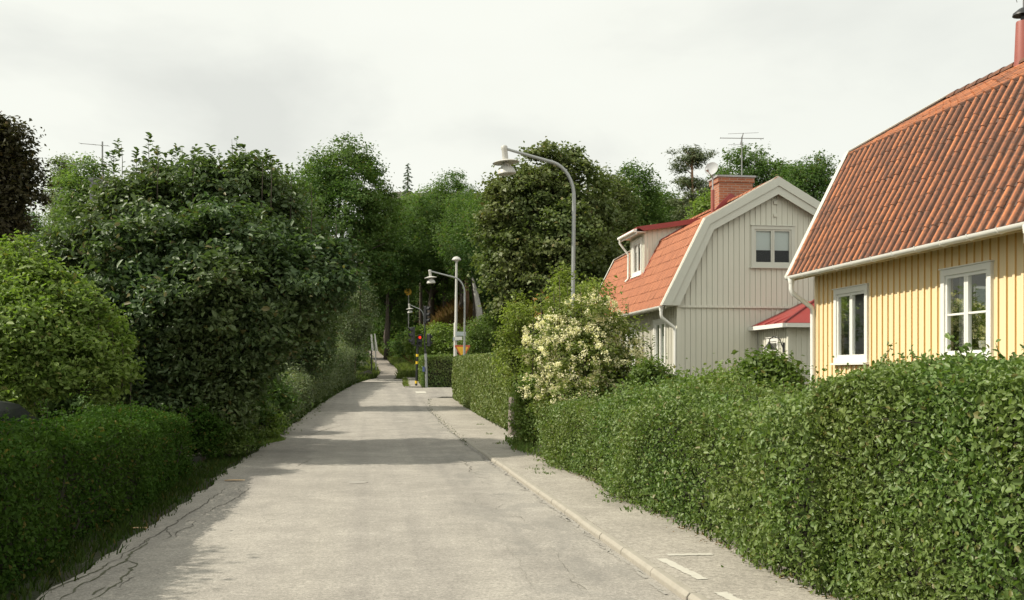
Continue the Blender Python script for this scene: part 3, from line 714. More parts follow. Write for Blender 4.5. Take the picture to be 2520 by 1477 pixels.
def tiles(name, m, parent, A, e, s, Le, Ls, rows, cols, amp, lift, under=.02, seed=1):
    """pantile field: A lower corner, e unit along the eave, s unit up the slope"""
    A, e, s = Vector(A), Vector(e).normalized(), Vector(s).normalized(); nrm = e.cross(s).normalized()
    if nrm.z < 0: nrm = -nrm
    r = np.random.default_rng(seed)
    prof = [(0, 0), (.06, .55), (.16, .92), (.25, 1.0), (.34, .92), (.44, .55), (.5, .06), (.62, -.18), (.75, -.25), (.88, -.18), (1.0, 0)]
    mb = MB(); uv = []; cw = Le / cols; rh = Ls / rows
    for i in range(rows):
        s0, s1 = i * rh - .045, (i + 1) * rh
        for c in range(cols):
            ds = r.normal() * .006; dl = lift + abs(r.normal()) * .004; dt = r.normal() * .003; b = len(mb.v)
            for (t_, h) in prof:
                u = (c + t_) * cw; lo = A + e * u + s * (s0 + ds) + nrm * (h * amp + dl + dt); up = A + e * u + s * s1 + nrm * (h * amp + .002)
                mb.v += [tuple(lo), tuple(up), tuple(lo - nrm * (dl + .012))]
            k = len(prof)
            for j in range(k - 1):
                a0, a1 = b + j * 3, b + (j + 1) * 3
                mb.f.append((a0, a1, a1 + 1, a0 + 1)); mb.f.append((a0 + 2, a1 + 2, a1, a0))
                ta, tb = prof[j][0] * .96 + .02, prof[j + 1][0] * .96 + .02; uv += [(c + ta, i + .5), (c + tb, i + .5), (c + tb, i + .5), (c + ta, i + .5)] * 2
    # boarding below the tiles
    b = len(mb.v); off = -nrm * (amp * .25 + under)
    mb.v += [tuple(A + off), tuple(A + e * Le + off), tuple(A + e * Le + s * Ls + off), tuple(A + s * Ls + off)]; mb.f.append((b, b + 1, b + 2, b + 3)); uv += [(.5, .5)] * 4
    return mb.build(name, m, parent, uv=uv)
def pane_window(parent, pos, nrm, u0, u1, z0, z1, lights=2, bars=0, casing=.10, m='white', blind=0.0, curtain=False, back=None):
    """framed window: u along the wall. parts: frame > pane, sill"""
    nv = Vector(nrm); mb = MB()
    def bx(a, b, c, d, f0, f1): mb.prism([pos(a, c, f0), pos(b, c, f0), pos(b, d, f0), pos(a, d, f0)], nv * (f1 - f0))
    ci = casing - .012
    bx(u0, u0 + ci, z0, z1, -.02, .045); bx(u1 - ci, u1, z0, z1, -.02, .045); bx(u0 + ci, u1 - ci, z1 - ci, z1, -.02, .043); bx(u0 + ci, u1 - ci, z0, z0 + ci, -.02, .043)
    bx(u0 - .02, u1 + .02, z1 + .002, z1 + .018, -.0, .065)
    a, b, c, d = u0 + ci, u1 - ci, z0 + ci, z1 - ci; fw = .045; w = (b - a) / lights
    for k in range(lights):
        p, q_ = a + k * w + .003, a + (k + 1) * w - .003
        bx(p, p + fw, c, d, -.03, .022); bx(q_ - fw, q_, c, d, -.03, .022); bx(p + fw, q_ - fw, d - fw, d, -.03, .020); bx(p + fw, q_ - fw, c, c + fw, -.03, .020)
        for j in range(bars):
            zz = c + (d - c) * (j + 1) / (bars + 1); bx(p + fw, q_ - fw, zz - .014, zz + .014, -.02, .016)
    fr = mb.build('window', M[m], parent)
    g = MB()
    for k in range(lights):
        p, q_ = a + k * w + fw, a + (k + 1) * w - fw; g.quad(pos(p, c + fw, -.005), pos(q_, c + fw, -.005), pos(q_, d - fw, -.005), pos(p, d - fw, -.005))
    g.build('pane', M['glass'], fr)
    s = MB(); s.prism([pos(u0 - .04, z0 - .035, -.02), pos(u1 + .04, z0 - .035, -.02), pos(u1 + .04, z0 - .003, -.02), pos(u0 - .04, z0 - .003, -.02)], nv * .11); s.build('sill', M[m], fr)
    if blind:
        k = MB(); k.quad(pos(a, d - (d - c) * blind, -.04), pos(b, d - (d - c) * blind, -.04), pos(b, d, -.04), pos(a, d, -.04)); k.build('blind', M['blind'], fr)
    if curtain:
        k = MB()
        for (p, q_) in curtain:
            n = 16
            for i in range(n):
                up, uq = p + (q_ - p) * i / n, p + (q_ - p) * (i + 1) / n
                k.quad(pos(up, c - .05, -.20 - .03 * math.sin(i * 1.9)), pos(uq, c - .05, -.20 - .03 * math.sin((i + 1) * 1.9)), pos(uq, d, -.20 - .02 * math.sin((i + 1) * 1.9)), pos(up, d, -.20 - .02 * math.sin(i * 1.9)))
        k.build('curtain', M['curtain'], fr)
    return fr
EX, EZ, KX, KZ, RX, RZ = 7.58, 3.56, 8.70, 5.70, 10.67, 6.80
def gutter(parent, x, y0, y1, z, r=.065):
    mb = MB(); n = 9; ring = lambda rr: [(x + rr * math.cos(math.pi + math.pi * k / n), z + rr * math.sin(math.pi + math.pi * k / n)) for k in range(n + 1)]
    o, i = ring(r), ring(r - .008); poly = o + i[::-1]
    mb.prism([(a, y0, b) for a, b in poly], (0, y1 - y0, 0))
    for y in (y0, y1 - .006): mb.prism([(a, y, b) for a, b in o], (0, .006, 0))
    yy = y0 + .4
    while yy < y1:
        mb.tube([(x - r - .006, yy, z + .01), (x - r * .75, yy, z - r * .75), (x, yy, z - r - .006), (x + r * .8, yy, z - r * .7), (x + r + .02, yy, z + .02)], .008, 5); yy += .62
    return mb.build('gutter', M['white'], parent, smooth=True)
def downpipe(parent, x, y, z, xw, zb, dy=0.0, r=.042):
    mb = MB(); mb.lathe([(.05, -.10), (.058, -.04), (.06, .0)], (x, y, z), 12)
    pts = [(x, y, z - .06), (x, y, z - .20), (x + .02, y + dy * .1, z - .27), (x + (xw - x) * .5, y + dy * .5, z - .40), (xw - .02, y + dy * .9, z - .53), (xw, y + dy, z - .60), (xw, y + dy, z - .75), (xw, y + dy, zb)]
    mb.tube(pts, r, 12)
    for zz in np.arange(zb + .4, z - .8, 1.1): mb.lathe([(r + .006, -.02), (r + .006, .02)], (xw, y + dy, float(zz)), 12)
    return mb.build('downpipe', M['white'], parent, smooth=True)
def ridge_caps(mb, p, q, r, n):
    p, q = Vector(p), Vector(q); d = (q - p) / n; u = d.normalized(); sd = u.cross(Vector((0, 0, 1))).normalized(); up = sd.cross(u)
    for i in range(n):
        a = p + d * i - u * .04; b = p + d * (i + 1); b0 = len(mb.v)
        for (c, rr) in ((a, r * 1.12), (b, r * .95)):
            for k in range(9):
                th = math.pi * k / 8; mb.v.append(tuple(c + sd * rr * math.cos(th) * 1.15 + up * rr * math.sin(th)))
        for k in range(8): mb.f.append((b0 + k, b0 + k + 1, b0 + 9 + k + 1, b0 + 9 + k))
        mb.f.append(tuple(b0 + k for k in range(9))[::-1])
def gambrel(name, label, Y0, Y1, wallm, tilem, cols, rows, amp, lift, wins, gwins, sp, bw, endY0=True, bargem='barge', bw_=.34):
    """gambrel cottage whose side wall (x = 8) faces the road and whose gable (y = Y0) faces the camera"""
    XF, XB = 8.0, 2 * RX - 8.0; zb = .30
    root = thing(name, (RX, (Y0 + Y1) / 2, zb), label, 'house')
    # plinth + walls, one wall part per side
    flat = lambda u: EZ - .02 + .10
    pf = lambda u, z, d: Vector((XF - d, u, z))
    mb = clapboard(Y0, Y1, zb, flat, wins, sp, bw, .022, pf, (-1, 0, 0))
    mb.box(XF - .03, XF + .06, Y0 - .035, Y0 + .07, zb, EZ + .05); mb.box(XF - .03, XF + .06, Y1 - .07, Y1 + .03, zb, EZ + .05)
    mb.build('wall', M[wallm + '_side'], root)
    def roofz(x):
        x = x if x < RX else 2 * RX - x
        return (KZ + (RZ - KZ) * (x - KX) / (RX - KX) if x > KX else EZ + (KZ - EZ) * (x - EX) / (KX - EX)) - .06
    pg = lambda u, z, d: Vector((u, Y0 - d, z))
    mb = clapboard(XF, XB, zb, lambda u: roofz(u), gwins, sp, bw, .02, pg, (0, -1, 0), cuts=(KX, RX, 2 * RX - KX))
    mb.box(XF - .025, XB + .025, Y0 - .06, Y0 - .021, EZ - .10, EZ - .04)
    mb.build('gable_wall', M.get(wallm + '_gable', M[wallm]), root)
    pg2 = lambda u, z, d: Vector((u, Y1 + d, z))
    clapboard(XF, XB, zb, lambda u: roofz(u), [], sp, bw, .02, pg2, (0, 1, 0), cuts=(KX, RX, 2 * RX - KX)).build('gable_wall', M[wallm], root)
    pb = lambda u, z, d: Vector((XB + d, u, z)); clapboard(Y0, Y1, zb, flat, [], sp, bw, .02, pb, (1, 0, 0)).build('wall', M[wallm], root)
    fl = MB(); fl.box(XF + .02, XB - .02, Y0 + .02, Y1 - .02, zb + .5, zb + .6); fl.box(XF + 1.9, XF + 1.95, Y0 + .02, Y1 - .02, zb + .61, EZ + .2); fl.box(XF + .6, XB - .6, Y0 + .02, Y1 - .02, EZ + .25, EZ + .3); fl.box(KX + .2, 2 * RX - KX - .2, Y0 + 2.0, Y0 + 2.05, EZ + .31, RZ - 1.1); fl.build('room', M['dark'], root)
    # roof
    a, b = Y0 - .20, Y1 + .20; Le = b - a; lo = Vector((KX - EX, 0, KZ - EZ)); hi = Vector((RX - KX, 0, RZ - KZ)); W2 = 2 * RX
    rf = tiles('roof', M[tilem], root, (EX - .03, a, EZ - .05), (0, 1, 0), lo, Le, lo.length + .06, rows, cols, amp, lift, seed=2)
    tiles('upper_roof', M[tilem], root, (KX, a, KZ), (0, 1, 0), hi, Le, hi.length, rows, cols, amp, lift, seed=3)
    tiles('back_roof', M[tilem], root, (W2 - EX, a, EZ), (0, 1, 0), (-lo.x, 0, lo.z), Le, lo.length, 7, 24, amp, lift, seed=4)
    tiles('back_roof', M[tilem], root, (W2 - KX, a, KZ), (0, 1, 0), (-hi.x, 0, hi.z), Le, hi.length, 7, 24, amp, lift, seed=5)
    mb = MB(); ridge_caps(mb, (RX, a, RZ + amp * .4), (RX, b, RZ + amp * .4), .10, int(Le / .33)); mb.build('ridge_tiles', M[tilem], root, uv=[(k % 29 + .5, .5) for f in range(len(mb.f)) for k in [f // 9] * len(mb.f[f])])
    # barge boards on both gables, front one following the outline
    for yy, dy in ((a - .004, -.035), (b + .004, .035)):
        mb = MB(); o = [(EX - .08, EZ - .06), (KX - .045, KZ + .07), (RX, RZ + .115), (W2 - KX + .045, KZ + .07), (W2 - EX + .08, EZ - .06)]
        def inner(dd):
            return [(EX - .08 + dd * 1.22, EZ - .06), (KX - .045 + dd * .62, KZ + .07 - dd * .72), (RX, RZ + .115 - dd * 1.15), (W2 - KX + .045 - dd * .62, KZ + .07 - dd * .72), (W2 - EX + .08 - dd * 1.22, EZ - .06)]
        for dd, tk in ((bw_, 1.0), (bw_ * .52, 1.7)):
            i = inner(dd); y_ = 0 if tk == 1.0 else dy
            for k in range(4): mb.prism([(o[k][0], yy + y_, o[k][1]), (o[k + 1][0], yy + y_, o[k + 1][1]), (i[k + 1][0], yy + y_, i[k + 1][1]), (i[k][0], yy + y_, i[k][1])], (0, dy * .96, 0))
        for k in range(4):
            p, q_ = o[k], o[k + 1]; mb.prism([(p[0], yy, p[1] + .003), (q_[0], yy, q_[1] + .003), (q_[0], yy, q_[1] + .028), (p[0], yy, p[1] + .028)], (0, -dy * 3.2, 0))
        mb.build('bargeboard', M[bargem], root)
    mb = MB(); mb.box(EX + .06, XF - .03, a + .02, b - .02, EZ - .06, EZ - .035); mb.box(EX + .04, EX + .058, a + .02, b - .02, EZ - .14, EZ + .01); mb.build('soffit', M[wallm], root)
    gutter(root, EX - .055, a + .03, b - .03, EZ - .07)
    return root, pf, pg

# ---- yellow house (right edge)
yw = [(15.45 + .02, 16.64 - .02, 1.94, 3.16), (12.15 + .02, 13.32 - .02, 1.94, 3.17)]
YH, pf, pg = gambrel('yellow_house', 'yellow board house with weathered red clay gambrel roof behind the clipped hedge', 7.95, 17.40, 'yellow', 'oldtile', 48, 8, .058, .011, yw, [], .175, .05, bargem='barge')
pane_window(YH, pf, (-1, 0, 0), 15.45, 16.64, 1.92, 3.18, 2, 0, curtain=[(16.40, 16.54)])
pane_window(YH, pf, (-1, 0, 0), 12.15, 13.32, 1.92, 3.19, 2, 1, curtain=[(12.98, 13.22)])
downpipe(YH, EX - .055, 17.42, EZ - .10, 7.93, .35, .0); downpipe(YH, EX - .055, 10.78, EZ - .10, 7.93, .35, -.1)
vp = MB(); vx, vy = RX, 15.42
vp.lathe([(.145, RZ - .15), (.13, RZ + .1), (.105, RZ + .72), (.10, RZ + .74)], (vx, vy, 0), 18); vp.build('vent_pipe', M['redpipe'], YH, smooth=True)
vp = MB(); vp.tube([(vx, vy, RZ + .74), (vx, vy, RZ + .9)], .035, 8); vp.lathe([(.03, RZ + .86), (.16, RZ + .84), (.15, RZ + .88), (.06, RZ + .95), (.02, RZ + .97)], (vx, vy, 0), 16); vp.build('vent_hood', M['black'], YH, smooth=True)
vp = MB(); vp.tube([(vx + .02, vy, RZ + .95), (vx + .02, vy, RZ + 2.6)], .018, 8)
for k in range(4): vp.tube([(vx - .5 + .02, vy, RZ + 1.7 + .2 * k), (vx + .5, vy, RZ + 1.7 + .2 * k)], .006, 5)
vp.tube([(vx - .10, vy, RZ + 1.05), (vx - .14, vy, RZ + 1.15), (vx - .10, vy, RZ + 1.28), (vx, vy, RZ + 1.32)], .006, 5); vp.build('antenna', M['ant'], YH)

# ---- beige house
bwn = [(26.75 + .02, 27.9 - .02, 1.94, 3.20), (29.9 + .02, 31.0 - .02, 1.94, 3.20), (33.0, 34.0, 1.94, 3.20)]
bg_ = [(10.02, 11.18, 4.57, 5.62)]
BH, pf, pg = gambrel('beige_house', 'beige board house with bright orange gambrel roof and brick chimney', 25.75, 35.3, 'beige', 'newtile', 58, 8, .024, .016, bwn, bg_, .148, .04, bw_=.40)
for (a, b, c, d) in bwn: pane_window(BH, pf, (-1, 0, 0), a - .02, b + .02, c - .02, d + .02, 2, 0, curtain=[(a + .12, b - .12)])
pane_window(BH, pg, (0, -1, 0), 10.0, 11.2, 4.55, 5.64, 2, 0, m='barge', blind=.60)
downpipe(BH, EX - .055, 25.66, EZ - .10, 7.93, .35, .10)
for (x, z, w) in ((10.67, 6.27, .10), (10.66, 5.93, .085), (10.72, 3.33, .09)): MB().box(x - w / 2, x + w / 2, 25.75 - .05, 25.75 - .021, z - w / 2, z + w / 2).build('vent', M['beige'], BH)
# dormer
def dz(x): return EZ + (KZ - EZ) * (x - EX) / (KX - EX)
D0, D1, DXF = 29.75, 31.35, 8.20
mb = MB(); zt_ = 6.02; zr = lambda x: 6.06 + .155 * (x - 7.95)
win = (29.98, 31.0, 4.80, 5.80)
pd = lambda u, z, d: Vector((DXF - d, u, z))
mb = clapboard(D0, D1, 4.66, lambda u: zt_, [win], .15, .04, .018, pd, (-1, 0, 0))
def rz(x): return KZ + (RZ - KZ) * (x - KX) / (RX - KX) if x > KX else dz(x)
for yy, dy in ((D0, -.02), (D1, .02)):
    mb.prism([(DXF + .002, yy, 4.70), (KX, yy, KZ), (9.72, yy, rz(9.72)), (9.72, yy, zr(9.72) - .03), (DXF + .002, yy, zr(DXF) - .03)], (0, dy, 0))
    x = DXF + .12
    while x < 9.4: mb.bar((x, yy + dy * 1.5, rz(x) + .02), (x, yy + dy * 1.5, zr(x) - .05), .035, .022, (0, 1, 0)); x += .15
dm = mb.build('dormer', M['beige'], BH)
mb = MB(); mb.prism([(7.92, D0 - .2, zr(7.92)), (9.9, D0 - .2, zr(9.9)), (9.9, D0 - .2, zr(9.9) + .05), (7.92, D0 - .2, zr(7.92) + .05)], (0, D1 - D0 + .4, 0))
mb.prism([(8.12, D0 - .225, zr(8.12) - .09), (9.75, D0 - .225, zr(9.75) - .09), (9.9, D0 - .225, zr(9.9) + .06), (7.92, D0 - .225, zr(7.92) + .06)], (0, .022, 0))
mb.box(DXF - .09, DXF - .03, D0 - .08, D1 + .08, 4.58, 4.66)
for yy in (D0 - .10, D1 + .03):
    for (xa, xb) in ((DXF - .06, KX), (KX, 9.75)):
        mb.prism([(xa, yy, rz(xa) + .03), (xb, yy, rz(xb) + .03), (xb, yy, rz(xb) + .075), (xa, yy, rz(xa) + .075)], (0, .07, 0))
mb.build('dormer_roof', M['redmetal'], dm)
mb = MB(); mb.box(7.90, 7.92, D0 - .2, D1 + .2, 5.90, 6.06); mb.box(7.93, DXF, D0 - .15, D1 + .15, 5.96, 5.985)
mb.tube([(7.86, D1 + .05, 6.0), (7.86, D1 + .05, 5.85), (8.0, D1 + .02, 5.65), (8.12, D1, 5.5), (8.12, D1, 4.72), (8.02, D1, 4.62)], .035, 10)
mb.tube([(7.86, D0 - .2, 6.0), (7.86, D1 + .2, 6.0)], .05, 10); mb.build('dormer_gutter', M['white'], dm, smooth=True)
pane_window(dm, pd, (-1, 0, 0), 29.94, 31.04, 4.74, 5.84, 2, 0)
# chimney
mb = MB(); mb.box(10.35, 11.40, 29.2, 29.95, 6.2, 7.45); mb.box(10.31, 11.44, 29.16, 29.99, 7.45, 7.60); ch = mb.build('chimney', M['brick'], BH)
mb = MB(); mb.box(10.27, 11.48, 29.12, 30.03, 7.601, 7.655); mb.box(10.5, 10.8, 29.35, 29.75, 7.656, 7.70); mb.build('chimney_cap', M['cap'], ch)
mb = MB(); mb.prism([(10.1, 29.1, 6.50), (10.67, 29.1, 6.86), (11.3, 29.1, 6.52), (11.3, 29.1, 6.74), (10.9, 29.1, 7.0), (10.67, 29.1, 7.1), (10.33, 29.1, 6.78)], (0, .09, 0)); mb.build('chimney_flashing', M['redmetal'], ch)
mb = MB(); mb.tube([(10.1, 29.05, 6.4), (10.1, 29.05, 7.18)], .055, 10); mb.build('pipe', M['redpipe'], BH, smooth=True)
mb = MB(); mb.tube([(10.1, 29.05, 7.18), (10.1, 29.05, 7.75)], .022, 8); dpx = Vector((-.62, -.75, .28)).normalized(); c = Vector((10.06, 29.0, 7.78))
mb.lathe([(.02, .0), (.10, .01), (.17, .032), (.21, .056), (.204, .058), (.165, .037), (.095, .016), (.01, .008)], c, 22, dpx)
mb.tube([c - Vector((0, 0, .22)), c + dpx * .42 - Vector((0, 0, .20))], .012, 6); mb.lathe([(.035, -.05), (.04, .06)], c + dpx * .42 - Vector((0, 0, .2)), 10, -dpx); mb.build('satellite_dish', M['cap'], BH, smooth=True)
mb = MB(); ax, ay = 11.36, 30.0; mb.tube([(ax, ay, 7.3), (ax, ay, 9.02)], .02, 8)
def yagi(mb, c, d, n, L_, w, up=(0, 0, 1)):
    c, d = Vector(c), Vector(d).normalized(); s = d.cross(Vector(up)).normalized()
    mb.bar(c - d * L_ * .5, c + d * L_ * .5, .02, .02)
    for k in range(n):
        p = c + d * L_ * (k / (n - 1) - .5); ww = w * (1 - .3 * k / n); mb.tube([p - s * ww, p + s * ww], .0055, 5)
yagi(mb, (ax, ay, 8.97), (.95, -.3, -.05), 2, 1.3, .1); yagi(mb, (ax, ay, 8.95), (.3, .95, 0), 2, 1.5, .45)
mb.build('antenna', M['ant'], BH)
# porch by the gable
PX0, PX1, PY0, PY1, PZ = 10.2, 12.6, 23.75, 25.72, 2.92
pl = lambda u, z, d: Vector((PX0 - d, u, z)); ppf = lambda u, z, d: Vector((u, PY0 - d, z))
pw = (24.35, 25.05, 1.75, 2.62)
mb = clapboard(PY0, PY1, .3, lambda u: PZ, [pw], .14, .04, .018, pl, (-1, 0, 0)); m2 = clapboard(PX0, PX1, .3, lambda u: PZ, [(10.95, 11.95, .5, 2.55)], .14, .04, .018, ppf, (0, -1, 0))
b = len(mb.v); mb.v += m2.v; mb.f += [tuple(i + b for i in f) for f in m2.f]; mb.box(PX0 - .04, PX0 + .05, PY0 - .04, PY0 + .05, .3, PZ)
po = mb.build('porch', M['beige'], BH)
mb = MB(); ap = (11.4, 25.70, 3.62); e_ = .22; cs_ = [(PX0 - e_, PY1, PZ + .05), (PX0 - e_, PY0 - e_, PZ + .05), (PX1 + e_, PY0 - e_, PZ + .05), (PX1 + e_, PY1, PZ + .05)]
mb.v = [*cs_, ap, (11.4, 24.9, 3.62)]; mb.f = [(0, 1, 5, 4), (1, 2, 5), (2, 3, 4, 5), (0, 3, 2, 1)]
for p, q_ in ((cs_[1], (11.4, 24.9, 3.62)), (cs_[2], (11.4, 24.9, 3.62))): mb.tube([Vector(p) + Vector((0, 0, .02)), Vector(q_) + Vector((0, 0, .02))], .025, 6)
for yy in (24.15, 24.75, 25.3):
    f = min(1, (yy - (PY0 - e_)) / (24.9 - PY0 + e_)); mb.tube([(PX0 - e_, yy, PZ + .07), (PX0 - e_ + (11.4 - PX0 + e_) * f, yy, PZ + .07 + .57 * f)], .015, 5)
mb.build('porch_roof', M['redmetal'], po)
mb = MB(); mb.box(PX0 - e_ - .06, PX0 - e_ + .05, PY0 - e_ - .05, PY1, PZ - .06, PZ + .04); mb.box(PX0 - e_ + .051, PX1 + e_, PY0 - e_ - .06, PY0 - e_ + .05, PZ - .06, PZ + .04); mb.build('porch_gutter', M['white'], po)
pane_window(po, pl, (-1, 0, 0), 24.33, 25.07, 1.73, 2.64, 1, 2)
mb = MB(); mb.box(10.95, 11.95, PY0 + .02, PY0 + .06, .5, 2.55); mb.box(10.97, 11.0, PY0 - .03, PY0 + .019, .5, 2.55); dr = mb.build('door', M['barge'], po)
mb = MB(); mb.tube([(11.05, PY0 - .03, 1.4), (11.05, PY0 - .03, 1.55)], .012, 6); mb.build('handle', M['zinc'], dr)
mb = MB(); lp = Vector((PX0 - .02, 24.0, 2.55)); mb.box(lp.x - .02, lp.x + .02, lp.y - .05, lp.y + .05, 2.25, 2.5)
mb.tube([(lp.x - .02, lp.y, 2.35), (lp.x - .08, lp.y + .1, 2.6), (lp.x - .16, lp.y + .25, 2.66), (lp.x - .2, lp.y + .42, 2.60), (lp.x - .2, lp.y + .45, 2.5)], .014, 8)
mb.lathe([(.15, -.16), (.13, -.12), (.05, -.02), (.02, .02)], (lp.x - .2, lp.y + .45, 2.5), 16); mb.build('wall_lamp', M['black'], po, smooth=True)

# ---- grey gabled house hidden behind the big dark tree on the left
gx0, gy0 = W(255, 38); hz = zt(gx0, gy0)
GH = thing('grey_house', (gx0, gy0, hz), 'grey gabled house mostly hidden behind the tall dark bushes on the left', 'house')
w, l = 3.6, 9.0; ez, rz_ = 5.6, 7.5
mb = MB(); mb.v = [(gx0 - w, gy0, hz - .3), (gx0 + w, gy0, hz - .3), (gx0 + w, gy0, ez), (gx0, gy0, rz_ - .05), (gx0 - w, gy0, ez)]; n = 5
mb.v += [(a, gy0 + l, c) for a, b, c in mb.v]; mb.f = [(0, 1, 2, 3, 4), (9, 8, 7, 6, 5), (0, 4, 9, 5), (1, 6, 7, 2), (0, 5, 6, 1)]; mb.build('wall', M['greyrend'], GH)
for sg in (-1, 1):
    s = Vector((-sg * (w + .5), 0, (rz_ - ez) * (w + .5) / w)); tiles('roof', M['greyroof'], GH, (gx0 + sg * (w + .5), gy0 - .4, rz_ - s.z), (0, 1, 0), s, l + .8, s.length, 12, 40, .03, .02, seed=8)
mb = MB()
for sg in (-1, 1):
    s = Vector((-sg * (w + .55), 0, (rz_ - ez) * (w + .55) / w)); p = Vector((gx0 + sg * (w + .55), gy0 - .42, rz_ - s.z + .06)); mb.prism([p, p + s, p + s - Vector((0, 0, .26)), p - Vector((0, 0, .26))], (0, -.04, 0))
mb.build('bargeboard', M['white'], GH)
cx, cy = W(243, 40); mb = MB(); mb.box(cx - .26, cx + .26, cy - .3, cy + .3, 6.8, 9.25); mb.box(cx - .30, cx + .30, cy - .34, cy + .34, 9.25, 9.36); c1 = mb.build('chimney', M['greyroof'], GH)
mb = MB(); ax, ay = W(252, 40); mb.tube([(ax, ay, 8.8), (ax, ay, 10.85)], .03, 8); yagi(mb, (ax - .3, ay, 10.72), (1, -.3, -.12), 3, 1.2, .12); yagi(mb, (ax - .55, ay, 9.95), (1, .4, .1), 6, 1.6, .55); mb.build('antenna', M['ant'], GH)
mb = MB(); mb.box(gx0 - .6, gx0 + .6, gy0 - .04, gy0 - .003, 4.2, 5.4); fr = mb.build('window', M['white'], GH); mb = MB(); mb.box(gx0 - .5, gx0 + .5, gy0 - .05, gy0 - .041, 4.3, 5.3); mb.build('pane', M['glass'], fr)

# ================================================================== street furniture
def street_lamp(px_pole, D, z_arm, arm, label, z_disc=None, s=1.0, group='curved arm street lamps', lean=.25):
    x, y = W(px_pole, D); z0 = zt(x, y)
    t_ = thing('street_lamp', (x, y, z0), label, 'street lamp', group)
    zb = z_arm - .95 * s; mb = MB(); th = lean
    mb.tube([(x - th * .35, y, z0 - .3), (x - th * .2, y, z0 + 1.2), (x - th * .1, y, z0 + (zb - z0) * .55)], [.06 * s, .056 * s, .052 * s], 14)
    mb.lathe([(.06 * s, -.03), (.06 * s, .03)], (x - th * .1, y, z0 + (zb - z0) * .55), 14)
    mb.build('pole', M['zinc'], t_, smooth=True)
    mb = MB(); pts = [(x - th * .1, y, z0 + (zb - z0) * .55), (x, y, zb)]
    for k in range(1, 9):
        a = math.pi / 2 * k / 8 * .87; pts.append((x - .55 * s * (1 - math.cos(a)), y, zb + .72 * s * math.sin(a)))
    e = pts[-1]; pts.append((x - arm + .06, y, z_arm)); mb.tube(pts, [.040 * s] * 2 + [.036 * s] * 8 + [.028 * s], 12); mb.build('arm', M['zinc'], t_, smooth=True)
    lx, lz = x - arm, z_arm; ax = (-.10, 0, 1)
    mb = MB(); mb.lathe([(.04, -.23), (.06, -.23), (.06, -.02), (.066, 0), (.066, .05), (.05, .07)], (lx, y, lz), 18, ax); hd = mb.build('lamp_neck', M['lamp'], t_, smooth=True)
    mb = MB(); mb.lathe([(.06, -.27), (.265 * s, -.285), (.275 * s, -.275), (.24 * s, -.255), (.09, -.215), (.07, -.21)], (lx, y, lz), 28, ax); mb.build('lamp_disc', M['lamp'], t_, smooth=True)
    mb = MB(); mb.lathe([(.02, -.52), (.175 * s, -.52), (.19 * s, -.505), (.17 * s, -.43), (.12 * s, -.365), (.07, -.335), (.06, -.285)], (lx, y, lz), 26, ax); mb.build('lamp_shade', M['lamp'], t_, smooth=True)
    return t_
street_lamp(1412, 21, WZ(372, 21), 1.45, 'nearest and tallest looking grey curved street lamp rising behind the white flowering bush')
street_lamp(1143, 44, 6.12, 1.5, 'middle grey curved street lamp behind the clipped corner hedge, arm crossing the mushroom lamp post', lean=.1)
street_lamp(1043, 66, 6.15, .95, 'smaller distant curved street lamp with a pale head just left of the traffic signals', s=.9, lean=.0)
x, y = W(1005, 86); z0 = zt(x, y); t_ = thing('street_lamp', (x, y, z0), 'far thin street lamp among the wood trees carrying a round yellow sign', 'street lamp', 'curved arm street lamps')
mb = MB(); za = WZ(661, 86); mb.tube([(x, y, z0 - .2), (x, y, za - .35), (x - .1, y, za - .1), (x - .35, y, za), (x - .6, y, za)], .05, 8); mb.build('pole', M['lamp'], t_, smooth=True)
mb = MB(); mb.lathe([(.22, -.09), (.18, 0), (.05, .07)], (x - .6, y, za - .02), 14); mb.build('lamp_shade', M['lamp'], t_, smooth=True)
mb = MB(); mb.lathe([(.30, 0), (.30, .03)], (x - .05, y - .06, WZ(718, 86)), 20, (0, -1, 0)); sg = mb.build('sign_plate', M['signyel'], t_); mb = MB(); c = Vector((x - .05, y - .10, WZ(718, 86)))
mb.bar(c + Vector((-.02, 0, -.12)), c + Vector((.10, 0, .0)), .05, .012, (0, 1, 0)); mb.bar(c + Vector((.10, 0, 0)), c + Vector((-.02, 0, .12)), .05, .012, (0, 1, 0)); mb.build('sign_mark', M['black'], sg)
# mushroom topped lamp post
x, y = W(1121.5, 49.5); z0 = zt(x, y); t_ = thing('lamp_post', (x, y, z0), 'tall straight pale lamp post with a mushroom cap at the corner of the side street', 'lamp post')
zt2 = WZ(640, 49.5); mb = MB(); mb.tube([(x - .04, y, z0 - .2), (x - .02, y, z0 + 3.4), (x, y, z0 + 3.45), (x + .03, y, zt2)], [.085, .085, .068, .05], 12); mb.build('pole', M['lamp'], t_, smooth=True)
mb = MB(); mb.lathe([(.06, -.10), (.10, -.04), (.22, .0), (.225, .03), (.17, .12), (.08, .17), (.01, .185)], (x + .03, y, zt2), 20); mb.build('lamp_shade', M['lamp'], t_, smooth=True)
mb = MB(); mb.box(x - .15, x + .13, y - .16, y - .085, WZ(838, 49.5), WZ(829, 49.5)); mb.build('junction_box', M['signpale'], t_)
# street name plates fixed beside it
xa, ya = W(1120, 49); xb, yb = W(1146, 49); t_ = thing('street_sign', (xa, ya - .1, WZ(837, 49)), 'pair of small blank grey street name plates on the mushroom lamp post', 'sign')
mb = MB(); mb.box(xa, xb, ya - .12, ya - .10, WZ(826, 49), WZ(816, 49)); mb.build('plate', M['signpale'], t_)
mb = MB(); mb.box(xa - .03, xb - .18, ya - .12, ya - .10, WZ(836.5, 49), WZ(828.5, 49)); mb.build('plate', M['white'], t_); mb = MB(); mb.box(xa - .02, xb - .05, ya - .10, ya - .07, WZ(827.8, 49), WZ(826.6, 49)); mb.build('bracket', M['zinc'], t_)
